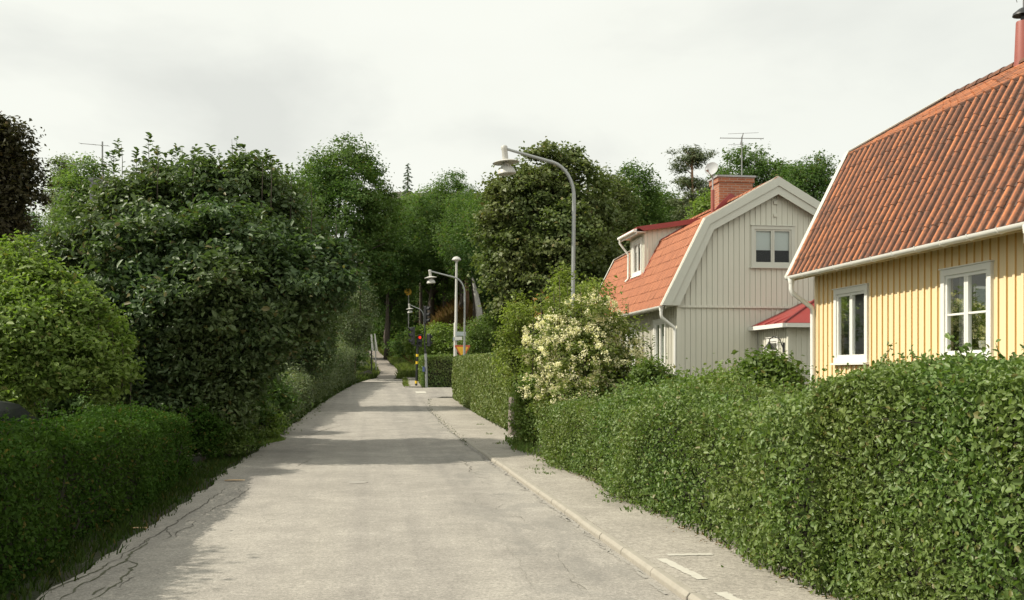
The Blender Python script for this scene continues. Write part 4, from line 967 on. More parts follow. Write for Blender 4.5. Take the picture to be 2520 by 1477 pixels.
# yield sign
x, y = W(1137.5, 48.4); z0 = zt(x, y); zc = WZ(850, 48.4); t_ = thing('yield_sign', (x, y, z0), 'yellow inverted triangle yield sign with red border above the clipped corner hedge', 'sign')
mb = MB(); mb.tube([(x + .02, y + .05, z0 - .2), (x + .02, y + .05, zc)], .03, 10); mb.build('post', M['zinc'], t_, smooth=True)
def tri(hw, h, top, yy, d, n=6):
    pts = []; V3 = [Vector((x - hw, yy, top)), Vector((x, yy, top - h)), Vector((x + hw, yy, top))]
    for i in range(3):
        a, b, c = V3[i - 1], V3[i], V3[(i + 1) % 3]; p, q_ = b + (a - b) * .10, b + (c - b) * .10
        for k in range(n + 1):
            f = k / n; pts.append((p * (1 - f) ** 2 + b * 2 * f * (1 - f) + q_ * f * f))
    return MB().prism(pts, (0, d, 0))
pl_ = tri(.40, .69, zc + .02, y, .02).build('border', M['signred'], t_); tri(.29, .50, zc - .06, y - .006, .005).build('sign_face', M['signyel'], pl_)
# traffic signals
def signal_head(t_, x, y, z, face, m='black', red=False, n=3, h=.92, w=.26):
    """n-lens head whose lenses look along 'face' (unit x, y)"""
    f = Vector((face[0], face[1], 0)).normalized(); s = Vector((-f.y, f.x, 0)); c = Vector((x, y, z)); mb = MB()
    mb.prism([c + s * w / 2 - f * .07, c - s * w / 2 - f * .07, c - s * w / 2 + f * .07, c + s * w / 2 + f * .07], (0, 0, h))
    hd = mb.build('signal_head', M['black'], t_, bevel=.02)
    for k in range(n):
        mb = MB()
        p = c + Vector((0, 0, h * (k + .5) / n)) + f * .07; r = min(w * .42, h / n * .42)
        for a in range(12):
            a0, a1 = math.pi * (a / 12 * 1.3 - .15), math.pi * ((a + 1) / 12 * 1.3 - .15); d = lambda q, L_: p + s * r * math.cos(q) + Vector((0, 0, r * math.sin(q))) + f * L_
            mb.prism([d(a0, 0), d(a1, 0), d(a1, .24 - .10 * abs(math.cos(a1))), d(a0, .24 - .10 * abs(math.cos(a0)))], (s * math.cos(a0) + Vector((0, 0, math.sin(a0)))) * .008)
        mb.build('visor', M['black'], hd)
    for k in range(n):
        p = c + Vector((0, 0, h * (k + .5) / n)) + f * .071; r = min(w * .36, h / n * .34); mb = MB(); mb.lathe([(r, 0), (r * .8, .015), (.01, .025)], p, 16, f)
        mb.build('lens', M['redlight'] if (red and k == n - 1) else M['black'], hd)
    return hd
x, y = W(1025.5, 53.8); z0 = float(zroad(y)) + .05
t_ = thing('traffic_signal', (x, y, z0), 'black signal pole with yellow bands and a red light showing', 'traffic signal', 'traffic signals at the crossing')
mb = MB(); mb.tube([(x - .04, y, z0 - .2), (x + .06, y, WZ(826, 53.8))], .062, 12); p_ = mb.build('pole', M['black'], t_, smooth=True)
for py in (874, 892, 940):
    zc = WZ(py, 53.8); f = (zc - z0) / (WZ(826, 53.8) - z0); MB().lathe([(.068, -.07), (.068, .07)], (x - .04 + .1 * f, y, zc), 14).build('yellow_band', M['sigyellow'], p_, smooth=True)
signal_head(t_, x - .20, y, WZ(847, 53.8), (-1, -.25)); signal_head(t_, x + .17, y - .05, WZ(853, 53.8), (-.18, -1), n=2, h=.66, w=.20, red=True)
mb = MB(); mb.bar((x - .2, y, WZ(848, 53.8)), (x + .15, y, WZ(852, 53.8)), .05, .05); mb.build('bracket', M['black'], t_)
x, y = W(1047, 53.6); z0 = float(zroad(y)) + .05
t_ = thing('traffic_signal', (x, y, z0), 'grey and black signal mast with a high head by the dark hedge', 'traffic signal', 'traffic signals at the crossing')
zm = WZ(870, 53.6); mb = MB(); mb.tube([(x + .06, y, z0 - .2), (x, y, zm)], .07, 12); mb.build('pole', M['zinc'], t_, smooth=True)
mb = MB(); mb.tube([(x, y, zm), (x - .05, y, zm + .4), (x - .03, y, WZ(770, 53.6))], [.06, .04, .035], 10); mb.build('mast', M['black'], t_, smooth=True)
signal_head(t_, x + .0, y - .03, WZ(796, 53.6), (1, -.45)); signal_head(t_, x + .17, y - .02, WZ(852, 53.6), (.6, .8), n=2, h=.66, w=.20)
mb = MB(); mb.box(x - .16, x - .05, y - .1, y + .05, WZ(914, 53.6), WZ(902, 53.6)); mb.build('push_button', M['bluebox'], t_)
# path sign
x, y = W(914, 66); z0 = zt(x, y); t_ = thing('path_sign', (x, y, z0), 'black post with a narrow white board seen edge on beside the footpath', 'sign')
mb = MB(); mb.tube([(x, y, z0 - .2), (x, y, WZ(830, 66))], .045, 10); mb.build('post', M['black'], t_, smooth=True)
mb = MB(); mb.prism([(x - .08, y - .3, WZ(822, 66)), (x + .0, y + .25, WZ(822, 66)), (x + .10, y + .25, WZ(863, 66)), (x + .02, y - .3, WZ(863, 66))], (.05, -.005, 0)); mb.build('board', M['white'], t_)
x, y = W(922, 67.5); z0 = zt(x, y); t_ = thing('path_sign', (x, y, z0), 'slanted white board on a short post, on the footpath side of the edge-on sign', 'sign')
mb = MB(); mb.tube([(x + .10, y, z0 - .2), (x + .02, y, WZ(830, 67.5))], .04, 10); mb.build('post', M['zinc'], t_, smooth=True)
mb = MB(); mb.prism([(x - .05, y - .3, WZ(821, 67.5)), (x - .01, y + .2, WZ(821, 67.5)), (x + .17, y + .2, WZ(864, 67.5)), (x + .13, y - .3, WZ(864, 67.5))], (.045, -.005, 0)); mb.build('board', M['white'], t_)
# stone gate post
x, y = W(1260, 27.7); z0 = zt(x, y); t_ = thing('stone_post', (x, y, z0), 'weathered brown granite gate post in the gap between the two roadside hedges', 'post')
mb = MB(); mb.v = []
for (f, z) in ((1.06, -.3), (1.0, .3), (.95, .8), (.9, 1.0), (.72, 1.05)):
    for k in range(8):
        th = math.pi / 4 * k + math.pi / 8; r = .105 * f * (1.08 if k % 2 else 1.0); mb.v.append((x + r * math.cos(th) + .01 * math.sin(k * 3 + z * 5), y + r * math.sin(th), z0 + z))
for i in range(4):
    for k in range(8): mb.f.append((i * 8 + k, i * 8 + (k + 1) % 8, (i + 1) * 8 + (k + 1) % 8, (i + 1) * 8 + k))
mb.f.append(tuple(32 + k for k in range(8))); mb.build('shaft', M['stone'], t_, bevel=.012)
# dark car behind the left hedge
cx, cy, cz = -5.3, 14.4, -.02
t_ = thing('parked_car', (cx, cy, cz), 'dark parked car half hidden behind the clipped hedge on the left', 'car')
prof = [(-2.15, .42, .62, .70), (-2.05, .30, .92, .80), (-1.6, .22, 1.02, .86), (-.9, .20, 1.0, .88), (0, .20, .98, .89), (.9, .20, .95, .88), (1.6, .24, .86, .85), (2.05, .30, .72, .78), (2.2, .42, .6, .66)]
mb = MB()
for yy, zl, zh, hw in prof:
    zl, zh = cz + zl, cz + zh; mb.v += [(cx + sx * hw * k, cy + yy, z) for sx, k, z in ((-1, .86, zl), (-1, 1, zl + .18), (-1, 1.0, zh - .22), (-1, .90, zh), (1, .90, zh), (1, 1.0, zh - .22), (1, 1, zl + .18), (1, .86, zl))]
for i in range(len(prof) - 1):
    for k in range(8): mb.f.append((i * 8 + k, i * 8 + (k + 1) % 8, (i + 1) * 8 + (k + 1) % 8, (i + 1) * 8 + k))
mb.f.append(tuple(range(8))); mb.f.append(tuple(64 + k for k in range(8))[::-1]); bd = mb.build('body', M['car'], t_, smooth='all'); bd.modifiers.new('sub', 'SUBSURF').render_levels = 2
mb = MB(); cab = [(-1.75, 1.0, .76), (-1.1, 1.34, .64), (-.4, 1.42, .60), (.25, 1.38, .60), (1.05, .95, .76)]
for yy, z, hw in cab: mb.v += [(cx - hw - .06, cy + yy * .98, cz + .9), (cx - hw * .96, cy + yy, cz + z - .04), (cx - hw * .7, cy + yy, cz + z), (cx + hw * .7, cy + yy, cz + z), (cx + hw * .96, cy + yy, cz + z - .04), (cx + hw + .06, cy + yy * .98, cz + .9)]
for i in range(4):
    for k in range(5): mb.f.append((i * 6 + k, i * 6 + k + 1, (i + 1) * 6 + k + 1, (i + 1) * 6 + k))
mb.build('roof', M['car'], t_, smooth='all')
mb = MB()
for sx in (-1, 1): mb.quad((cx + sx * .815, cy - 1.05, cz + 1.0), (cx + sx * .815, cy + .7, cz + 1.0), (cx + sx * .665, cy + .2, cz + 1.31), (cx + sx * .70, cy - .95, cz + 1.28))
mb.quad((cx - .66, cy + .98, cz + 1.0), (cx + .66, cy + .98, cz + 1.0), (cx + .52, cy + .33, cz + 1.38), (cx - .52, cy + .33, cz + 1.38)); mb.quad((cx - .62, cy - 1.70, cz + 1.05), (cx + .62, cy - 1.70, cz + 1.05), (cx + .54, cy - 1.16, cz + 1.34), (cx - .54, cy - 1.16, cz + 1.34)); mb.build('windows', M['glass'], t_)
for sx in (-1, 1):
    for yy in (-1.35, 1.35):
        w_ = MB(); w_.lathe([(.30, -.1), (.32, -.06), (.32, .06), (.30, .1)], (cx + sx * .80, cy + yy, cz + .32), 24, (1, 0, 0)); wo = w_.build('wheel', M['black'], t_, smooth=True)
        w_ = MB(); w_.lathe([(.20, -.11), (.20, .11)], (cx + sx * .80, cy + yy, cz + .32), 20, (1, 0, 0)); w_.build('rim', M['zinc'], wo)
    w_ = MB(); w_.lathe([(.05, -.08), (.075, 0), (.04, .07)], (cx + sx * .93, cy + .72, cz + 1.0), 12, (1, 0, 0)); w_.build('mirror', M['car'], t_, smooth=True)
    w_ = MB(); w_.box(cx + sx * .5 - .12, cx + sx * .5 + .12, cy - 2.17, cy - 2.10, cz + .66, cz + .78); w_.build('tail_light', M['signred'], t_)
# fallen leaves on the road edge
for k, (px, py, s, lb) in enumerate(((577, 1182, .16, 'large pale dry leaf lying on the shaded left half of the road'), (340, 1300, .09, 'small pale dry leaf at the foot of the left hedge'))):
    p = gpt(px, py, .012); mb = MB(); n = 9
    pr = [(-1, 0), (-.6, .3), (-.1, .42), (.4, .3), (.8, .1), (1, 0)]
    for u, v in pr: mb.v += [tuple(p + Vector((u * s, v * s * .9 + u * .02, .03 * v + .012 * u * u))), tuple(p + Vector((u * s, 0, 0))), tuple(p + Vector((u * s, -v * s * .9, .03 * v)))]
    for i in range(len(pr) - 1): mb.f += [(i * 3, i * 3 + 1, i * 3 + 4, i * 3 + 3), (i * 3 + 1, i * 3 + 2, i * 3 + 5, i * 3 + 4)]
    tag(mb.build('fallen_leaf', M['leafpale'], None, p), lb, 'leaf')
# things standing inside the yellow house windows
def wpos(u, z, d): return Vector((8.0 + d, u, z))
c = wpos(15.72, 2.08, .16); t_ = thing('potted_plant', c, 'potted plant with white blooms standing in the narrower yellow house window', 'plant')
MB().lathe([(.05, 0), (.075, .13), (.08, .14)], c, 14).build('pot', M['redpipe'], t_, smooth=True); rg = np.random.default_rng(5)
leaves('foliage', np.array(c) + np.array([0, 0, .2]) + rg.normal(size=(90, 3)) * .05, sph(90, rg), .06, rg, M['bush'], t_); leaves('blooms', np.array(c) + np.array([0, 0, .30]) + rg.normal(size=(70, 3)) * .045, sph(70, rg), .045, rg, M['flower'], t_)
c = wpos(12.42, 2.08, .16); t_ = thing('candle', c, 'white candle on a stand in the larger yellow house window', 'candle'); MB().lathe([(.05, 0), (.05, .02), (.015, .04), (.02, .10)], c, 12).build('stand', M['zinc'], t_, smooth=True); MB().lathe([(.016, .10), (.015, .36), (.004, .38)], c, 10).build('stick', M['white'], t_, smooth=True)
c = wpos(12.62, 2.08, .16); t_ = thing('potted_plant', c, 'small leafy green pot plant beside the candle in the yellow house window', 'plant'); MB().lathe([(.05, 0), (.065, .10)], c, 12).build('pot', M['white'], t_, smooth=True)
leaves('foliage', np.array(c) + np.array([0, 0, .17]) + rg.normal(size=(110, 3)) * np.array([.04, .08, .05]), sph(110, rg), .09, rg, M['bush'], t_)
for u, lb in ((16.05, 'cone shaded white lamp hanging in the narrower yellow house window'), (12.27, 'cone shaded white lamp hanging in the larger yellow house window')):
    c = wpos(u, 2.45, .3); t_ = thing('window_lamp', c, lb, 'lamp'); MB().lathe([(.09, 0), (.03, .22), (.02, .23)], c, 16).build('lamp_shade', M['blind'], t_, smooth=True); MB().tube([c + Vector((0, 0, .22)), c + Vector((0, 0, .66))], .004, 5).build('cord', M['black'], t_)

# ================================================================== hedges
hedge('hedge', [(2.6, 3.46, 5.0, .08, 1.80), (5.2, 3.42, 5.2, .08, 1.80), (7.5, 3.40, 5.2, .08, 1.71)], 'hedgeR', 21, 'tall clipped green hedge in the right foreground below the yellow house', leaf=.038, dens=4900, bumpy=.09, depth=.15, ends=True, shaggy=.25, nrand=.95, core=.27, sprigs=45)
hedge('hedge', [(7.3, 3.50, 5.0, .08, 1.60), (9.0, 3.44, 4.9, .08, 1.48), (12, 3.42, 4.8, .08, 1.37), (16.5, 3.40, 4.7, .08, 1.26), (19.6, 3.42, 4.6, .08, 1.2), (20.6, 3.65, 4.5, .08, 1.1)], 'hedgeR', 22, 'long lower hedge between the pavement and the beige house garden', leaf=.042, dens=3200, bumpy=.17, depth=.16, shaggy=.9, nrand=.95, core=.3, sprigs=190)
hedge('hedge', [(28.2, 4.02, 5.9, .1, 2.36), (36, 3.95, 5.9, .2, 2.42), (46.3, 3.78, 5.8, .5, 2.50)], 'ivy', 23, 'boxy clipped ivy green hedge on the corner beyond the stone post', leaf=.075, dens=1500, bumpy=.06, depth=.09, asp=.8)
hedge('hedge', [(53.7, 2.75, 13, .9, 2.60), (55.4, 2.75, 13, .95, 2.62), (63, 2.9, 13, 1.4, 3.0)], 'hedgeR', 24, 'far clipped hedge across the side street behind the traffic signals', leaf=.085, dens=620, bumpy=.06, depth=.09, fine=False)
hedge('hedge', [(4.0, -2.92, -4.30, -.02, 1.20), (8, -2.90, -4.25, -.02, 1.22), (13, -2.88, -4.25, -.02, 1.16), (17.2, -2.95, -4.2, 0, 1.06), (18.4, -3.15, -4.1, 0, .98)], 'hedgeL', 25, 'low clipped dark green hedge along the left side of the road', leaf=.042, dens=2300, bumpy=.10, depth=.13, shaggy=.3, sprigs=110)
hedge('hedge', [(27.4, -2.85, -4.6, 0, .9), (31, -2.65, -4.8, .05, 1.2), (37, -2.55, -4.6, .15, 1.6), (44, -2.2, -4.2, .4, 2.1), (52, -1.5, -3.6, .9, 2.8), (58, -.85, -3.0, 1.2, 3.15)], 'greyleaf', 26, 'overgrown grey green hedge bordering the left road edge up to the crossing', leaf=.075, dens=900, bumpy=.22, depth=.16, fine=False, shaggy=1.5)

# ================================================================== bushes and trees
def shrub_px(name, px, top, hw, D, bottom, m, seed, label, cat='bush', **kw):
    kw.setdefault('n', 8); kw.setdefault('clumps', 260); kw.setdefault('per', 34); kw.setdefault('leaf', .07); kw.setdefault('cs', .2); kw.setdefault('trunk', .04); kw.setdefault('taper', .1); kw.setdefault('low', 0)
    return tree_px(name, px, top, hw, D, bottom, m, seed, label, cat=cat, **kw)
# cream flowering bush
D = 19.4; FB = shrub_px('flowering_bush', 1442, 725, 150, D, 1090, 'olive', 31, 'tall bush covered in cream white flower clusters behind the roadside hedge', leaf=.075, clumps=420, per=40, cs=.22, n=16, lr=.36, shoots=[(*W(a, 19.4 + (a % 7) * .1), WZ(b + 95, 19.4), 95 * 19.4 / F + .1) for a, b in ((1330, 735), (1362, 720), (1395, 700), (1428, 712), (1470, 705), (1510, 722), (1545, 745), (1580, 790), (1600, 835), (1310, 775), (1375, 680))])
rg = np.random.default_rng(77); x, y = W(1440, D); L = envelope(x, y, WZ(907, D), 1.165, 1.05, 1.42, 12, np.random.default_rng(31), .46, .1)
P, N = crown_pts(L, 1000, 1, .05, rg, .2); k = N @ np.array([-.45, -.75, .3]) > -.35; P = P[k]; P += unit(N[k]) * .06
n = 36; Pf = np.repeat(P, n, 0) + rg.normal(size=(len(P) * n, 3)) * (.033 * np.repeat(rg.uniform(.5, 1.3, len(P)), n))[:, None]; leaves('flower_clusters', Pf, sph(len(Pf), rg) + np.array([-.3, -.2, .5]), .028, rg, M['flower'], FB, asp=.9)
shrub_px('vine_bush', 1378, 652, 36, 24.5, 800, 'vine', 32, 'upright yellow green climber just left of the nearest lamp post', leaf=.08, clumps=130, per=22, n=7, ry=.5, taper=.6, lr=.36)
shrub_px('vine_bush', 1452, 683, 48, 25.5, 830, 'vine', 33, 'yellow green climber right of the nearest lamp post by the orange roof', leaf=.08, clumps=150, per=24, n=7, ry=.6)
SB = shrub_px('garden_shrub', 1300, 722, 80, 28.5, 960, 'vine', 34, 'yellow green shrub with rusty blooms between the corner hedge and the flowering bush', leaf=.075, clumps=330, n=10)
x, y = W(1300, 28.5); P = np.array([x, y - .4, 0]) + rg.normal(size=(9, 3)) * np.array([.35, .3, 0]); P[:, 2] = rg.uniform(WZ(800, 28), WZ(725, 28), 9); Pf = np.repeat(P, 14, 0) + rg.normal(size=(9 * 14, 3)) * .045; leaves('blooms', Pf, sph(len(Pf), rg), .045, rg, M['rust'], SB)['kind'] = 'stuff'
shrub_px('garden_shrub', 1215, 768, 78, 58, 900, 'bush', 35, 'bright rounded green shrub rising above the corner hedge', leaf=.10, clumps=380, cs=.28, n=10)
shrub_px('garden_shrub', 1180, 790, 42, 56, 900, 'bush', 36, 'small bright green shrub directly right of the yield sign', leaf=.10, clumps=170, cs=.28)
shrub_px('ivy_bush', 1312, 915, 52, 23.2, 1108, 'lime', 37, 'leafy bush growing beside the granite gate post', leaf=.065, clumps=330, cs=.16, n=9)
shrub_px('garden_shrub', 1600, 892, 66, 18.5, 1040, 'bush', 38, 'dense green shrub in front of the beige house corner', leaf=.07, clumps=300)
shrub_px('garden_shrub', 1895, 878, 64, 14.2, 1010, 'bush', 39, 'green shrub in front of the beige house porch', leaf=.07, clumps=300)
shrub_px('garden_shrub', 1780, 925, 90, 15.0, 1020, 'lime', 40, 'low spreading fresh green shrub along the beige gable', leaf=.06, clumps=280, ry=.8)
shrub_px('garden_shrub', 1690, 938, 70, 16.4, 1030, 'bush', 41, 'low green shrub between the dense shrub and the spreading one', leaf=.06, clumps=200)
shrub_px('garden_shrub', 1520, 905, 60, 19.5, 1060, 'greyleaf', 42, 'grey green shrub at the right foot of the flowering bush', leaf=.06, clumps=220)
shrub_px('roadside_shrub', 1095, 792, 62, 60, 905, 'lime', 43, 'bright green shrub above the far clipped hedge behind the signal mast', leaf=.13, clumps=300, cs=.34, n=10)
shrub_px('roadside_shrub', 1035, 800, 40, 63, 905, 'lime', 44, 'bright green shrub just left of the signal mast', leaf=.13, clumps=200, cs=.32)
shrub_px('roadside_shrub', 646, 985, 50, 26.2, 1098, 'lime', 45, 'small bright sunlit bush at the left road edge', leaf=.07, clumps=190, cs=.14)
shrub_px('roadside_shrub', 565, 1030, 52, 20.8, 1120, 'bush', 46, 'low dark weedy bush past the end of the left hedge', leaf=.06, clumps=170, cs=.15)
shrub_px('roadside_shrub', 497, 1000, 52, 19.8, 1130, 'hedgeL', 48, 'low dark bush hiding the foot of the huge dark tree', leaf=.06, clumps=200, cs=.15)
shrub_px('roadside_shrub', 605, 1045, 40, 22.6, 1110, 'bush', 47, 'low dark bush just before the bright sunlit one', leaf=.06, clumps=120, cs=.15)
shrub_px('roadside_shrub', 873, 690, 52, 59, 880, 'greyleaf', 48, 'pale grey green shrub leaning out at the far end of the left hedge', leaf=.11, clumps=300, cs=.3, n=9)
# fresh green tree-like bush, left foreground
tree_px('bush', 35, 580, 262, 18.2, 1040, 'lime', 51, 'large fresh green bush behind the parked car, left foreground', cat='bush', leaf=.085, clumps=680, per=68, cs=.22, n=26, shoots=[(*W(a, 17.6), WZ(b + 60, 17.6), 60 * 17.6 / F + .12) for a, b in ((5, 600), (35, 590), (70, 598), (105, 625), (140, 660), (175, 690), (205, 725), (240, 775), (275, 815), (300, 850), (320, 890), (55, 615), (120, 640))], asp=.5, fine=True, low=.0, trunk=.07, lobes=[(-70, 690, 110, 18.2), (25, 680, 92, 17.8), (110, 715, 85, 17.6), (190, 780, 82, 17.8), (255, 845, 68, 17.7), (282, 910, 48, 17.6), (190, 890, 85, 17.2), (90, 820, 105, 17.0), (-30, 800, 110, 17.0), (70, 920, 85, 17.0), (-60, 920, 90, 17.2), (240, 950, 45, 17.4), (30, 760, 60, 16.8), (150, 800, 120, 18.9), (0, 850, 150, 19.2)])
tree('garden_tree', -7.1, 9.8, 5.3, 1.3, 1.6, 3.0, 'lime', 57, 'garden tree beyond the left edge of the photo', leaf=.10, clumps=420, per=36, cs=.28, n=12, trunk=.08)
# big dark bushy trees
rg = np.random.default_rng(90); sp_ = []
for px, py in ((362, 335), (300, 352), (452, 355), (566, 337), (610, 360), (640, 372), (405, 378), (505, 372), (690, 395), (258, 380), (540, 362), (430, 372), (330, 368), (385, 352), (478, 362), (590, 378), (665, 385), (720, 415), (230, 400), (280, 372), (770, 450), (820, 520), (865, 590), (880, 640)):
    D = 22.5 + rg.uniform(-1.2, 1.2); x, y = W(px + rg.uniform(-6, 6), D); z = WZ(max(440, py + 90), D); sp_.append((x, y, z, (WZ(py, D) - z)))
tree_px('bushy_tree', 490, 400, 378, 22.5, 985, 'treeA', 52, 'huge dark glossy leaved bushy tree overhanging the road on the left', leaf=.118, clumps=1650, per=84, cs=.31, n=30, flat=.5, asp=.48, fine=True, low=.0, trunk=.13, taper=.1, lr=.28, inner=.5, ry=3.0, shoots=sp_, lobes=[(570, 500, 118, 22.5), (455, 505, 112, 23), (350, 520, 105, 22), (250, 575, 100, 21.5), (165, 640, 85, 22), (660, 530, 105, 23), (735, 610, 95, 22.5), (800, 655, 72, 22), (830, 700, 45, 21.5), (560, 600, 120, 20.8), (420, 620, 120, 20.6), (300, 680, 105, 20.6), (680, 690, 110, 21), (760, 740, 80, 22), (540, 730, 120, 20.2), (410, 770, 110, 20.2), (640, 800, 100, 21), (715, 800, 70, 22.5), (530, 850, 95, 20.8), (330, 820, 100, 20.6), (420, 905, 85, 20.8), (560, 940, 75, 21.2), (320, 930, 75, 20.8), (610, 880, 75, 22), (210, 780, 95, 21), (480, 560, 150, 24.5), (600, 700, 170, 24), (380, 730, 170, 24), (300, 600, 60, 20.2), (500, 455, 62, 22), (620, 450, 58, 22.5), (390, 450, 60, 22.5), (480, 985, 60, 20.6), (400, 1000, 55, 20.4), (560, 1000, 55, 21)])
tree_px('bushy_tree', 742, 640, 98, 40, 930, 'treeA', 53, 'smaller dark bushy tree just beyond the huge glossy one, leaning to the road', leaf=.13, clumps=520, per=42, cs=.36, n=12, asp=.5, low=.0, trunk=.12, lr=.4)
tree_px('bushy_tree', 690, 425, 110, 62, 850, 'oakdark', 54, 'mid green tree whose top shows behind the huge dark bushy tree', leaf=.16, clumps=700, per=40, cs=.55, n=16, lr=.34)
for k, (px, top, hw, D, lb) in enumerate(((330, 840, 120, 25, 'dark thicket shrub under the left end of the huge bushy tree'), (540, 870, 110, 25.5, 'dark thicket shrub under the middle of the huge bushy tree'), (628, 890, 80, 28.5, 'dark thicket shrub under the right end of the huge bushy tree'), (60, 800, 160, 26, 'dark thicket shrub behind the fresh green bush'), (-90, 700, 160, 27, 'tall dark thicket shrub cut by the left edge of the photo'), (215, 700, 150, 29, 'tall dark thicket shrub in front of the grey house wall'))):
    tree_px('thicket_shrub', px, top, hw, D, 1060, 'oakdark', 540 + k, lb, cat='bush', leaf=.12, clumps=420, per=36, cs=.32, n=12, low=0, trunk=.05, group='dark thicket shrubs on the left')
# wood on the hill and trees behind the houses
tree_px('copper_tree', -30, 275, 135, 40, 640, 'copper', 61, 'brown dark leaved tree cut by the left edge of the photo', leaf=.17, clumps=440, per=74, cs=.45, n=22, lr=.32)
tree_px('birch_tree', 150, 372, 42, 72, 640, 'birch', 62, 'slim grey birch against the sky at far left', leaf=.15, clumps=260, per=34, cs=.5, n=9, bark='birchbark', taper=.6)
tree_px('broadleaf_tree', 205, 385, 85, 60, 700, 'light', 63, 'light green tree behind the grey house chimney', leaf=.16, clumps=420, per=40, cs=.5)
tree_px('oak_tree', 842, 345, 140, 76, 770, 'oak', 64, 'tallest rounded oak in the wood, left of the road end', leaf=.20, clumps=760, per=76, cs=.60, n=26, trunk=.35, lr=.29, inner=.4)
tree_px('oak_tree', 735, 400, 85, 84, 800, 'oakdark', 65, 'dark oak peeping between the glossy bushy tree and the tallest oak', leaf=.20, clumps=520, per=40, cs=.75, trunk=.3)
tree_px('broadleaf_tree', 1062, 452, 112, 98, 740, 'light', 66, 'pale green broad tree in the dip of the wood behind the road end', leaf=.22, clumps=520, per=80, cs=.68, n=20, trunk=.35, lr=.32)
tree_px('broadleaf_tree', 958, 470, 95, 88, 800, 'oakdark', 67, 'dark tree with a visible trunk over the footpath', leaf=.20, clumps=430, per=76, cs=.62, n=18, trunk=.3, lr=.33)
tree_px('broadleaf_tree', 1135, 470, 80, 92, 720, 'oakdark', 68, 'dark green tree left of the brown leaved maple', leaf=.20, clumps=520, per=42, cs=.75, n=12, trunk=.3)
tree_px('maple_tree', 1352, 352, 190, 57, 840, 'chestnut', 69, 'broad dark brown green maple filling the centre behind the nearest lamp', leaf=.20, clumps=900, per=76, cs=.50, n=30, asp=.75, trunk=.3, lr=.28, inner=.4)
tree_px('broadleaf_tree', 1500, 412, 62, 68, 760, 'chestnut', 70, 'narrow brownish tree between the maple and the green one by the roof', leaf=.19, clumps=380, per=40, cs=.6, trunk=.22)
tree_px('broadleaf_tree', 1562, 383, 72, 75, 700, 'oak', 71, 'pointed blue green tree just left of the orange dormer', leaf=.18, clumps=330, per=70, cs=.55, n=16, taper=.75, trunk=.25)
tree_px('broadleaf_tree', 1852, 362, 102, 82, 640, 'oak', 72, 'broad tree behind the brick chimney and antenna', leaf=.19, clumps=400, per=72, cs=.58, n=20, trunk=.3, lr=.32)
tree_px('broadleaf_tree', 2003, 384, 68, 74, 620, 'oakdark', 73, 'dark tree in the notch between the beige and yellow roofs', leaf=.18, clumps=420, per=40, cs=.65, n=11, trunk=.25)
tree_px('broadleaf_tree', 1650, 470, 70, 90, 680, 'oakdark', 74, 'low dark tree under the pine beside the satellite dish', leaf=.19, clumps=380, per=40, cs=.7, trunk=.25)
tree_px('broadleaf_tree', 1745, 478, 52, 60, 620, 'lime', 75, 'fresh green tree top rising behind the orange ridge by the dish', leaf=.17, clumps=260, per=38, cs=.5, trunk=.15)
tree_px('broadleaf_tree', 1932, 395, 62, 92, 640, 'oakdark', 76, 'dark tree filling the skyline between the antenna tree and the notch', leaf=.19, clumps=300, per=64, cs=.6, n=14, trunk=.25)
tree_px('broadleaf_tree', 1612, 455, 60, 100, 680, 'oak', 77, 'low green tree on the skyline between the pointed tree and the pine', leaf=.2, clumps=280, per=64, cs=.65, n=14, trunk=.25)
tree_px('broadleaf_tree', 1765, 412, 50, 96, 640, 'oakdark', 78, 'narrow dark tree directly behind the brick chimney', leaf=.19, clumps=240, per=64, cs=.6, n=12, trunk=.22)
# conifers
def pine(px, top, D, seed, label, hw=50):
    rng = np.random.default_rng(seed); x, y = W(px, D); z0 = zt(x, y); zt_ = WZ(top, D); r = hw * D / F
    root = thing('pine_tree', (x, y, z0), label, 'tree'); mb = MB(); mb.tube([(x, y, z0 - .2), (x + .1, y, (z0 + zt_) / 2), (x, y, zt_ - .3)], [.24, .18, .05], 8); Ps, Ns = [], []
    for k in range(44):
        f = rng.random() ** .8; z = zt_ - f * (zt_ - z0) * .55; rr = r * (.25 + .9 * f) * rng.uniform(.5, 1.0); th = k * 2.4
        e = np.array([x + rr * math.cos(th), y + rr * math.sin(th), z + .25]); mb.tube([(x, y, z - .3), e], [.05, .02], 5)
        for j in range(5):
            c = e + rng.normal(size=3) * np.array([.6, .6, .22]) * r * .4; n = 90; o = rng.normal(size=(n, 3)) * np.array([.5, .5, .2]) * r * .30; Ps.append(c + o); Ns.append(o + np.array([0, 0, .8]) + .5 * rng.normal(size=(n, 3)))
    leaves('crown', np.concatenate(Ps), np.concatenate(Ns), .24, rng, M['pine'], root, asp=.22, droop=-.2); mb.build('trunk', M['pinebark'], root, smooth='all'); return root
pine(1702, 358, 72, 81, 'tall pine with open tufts against the sky left of the brick chimney', 62)
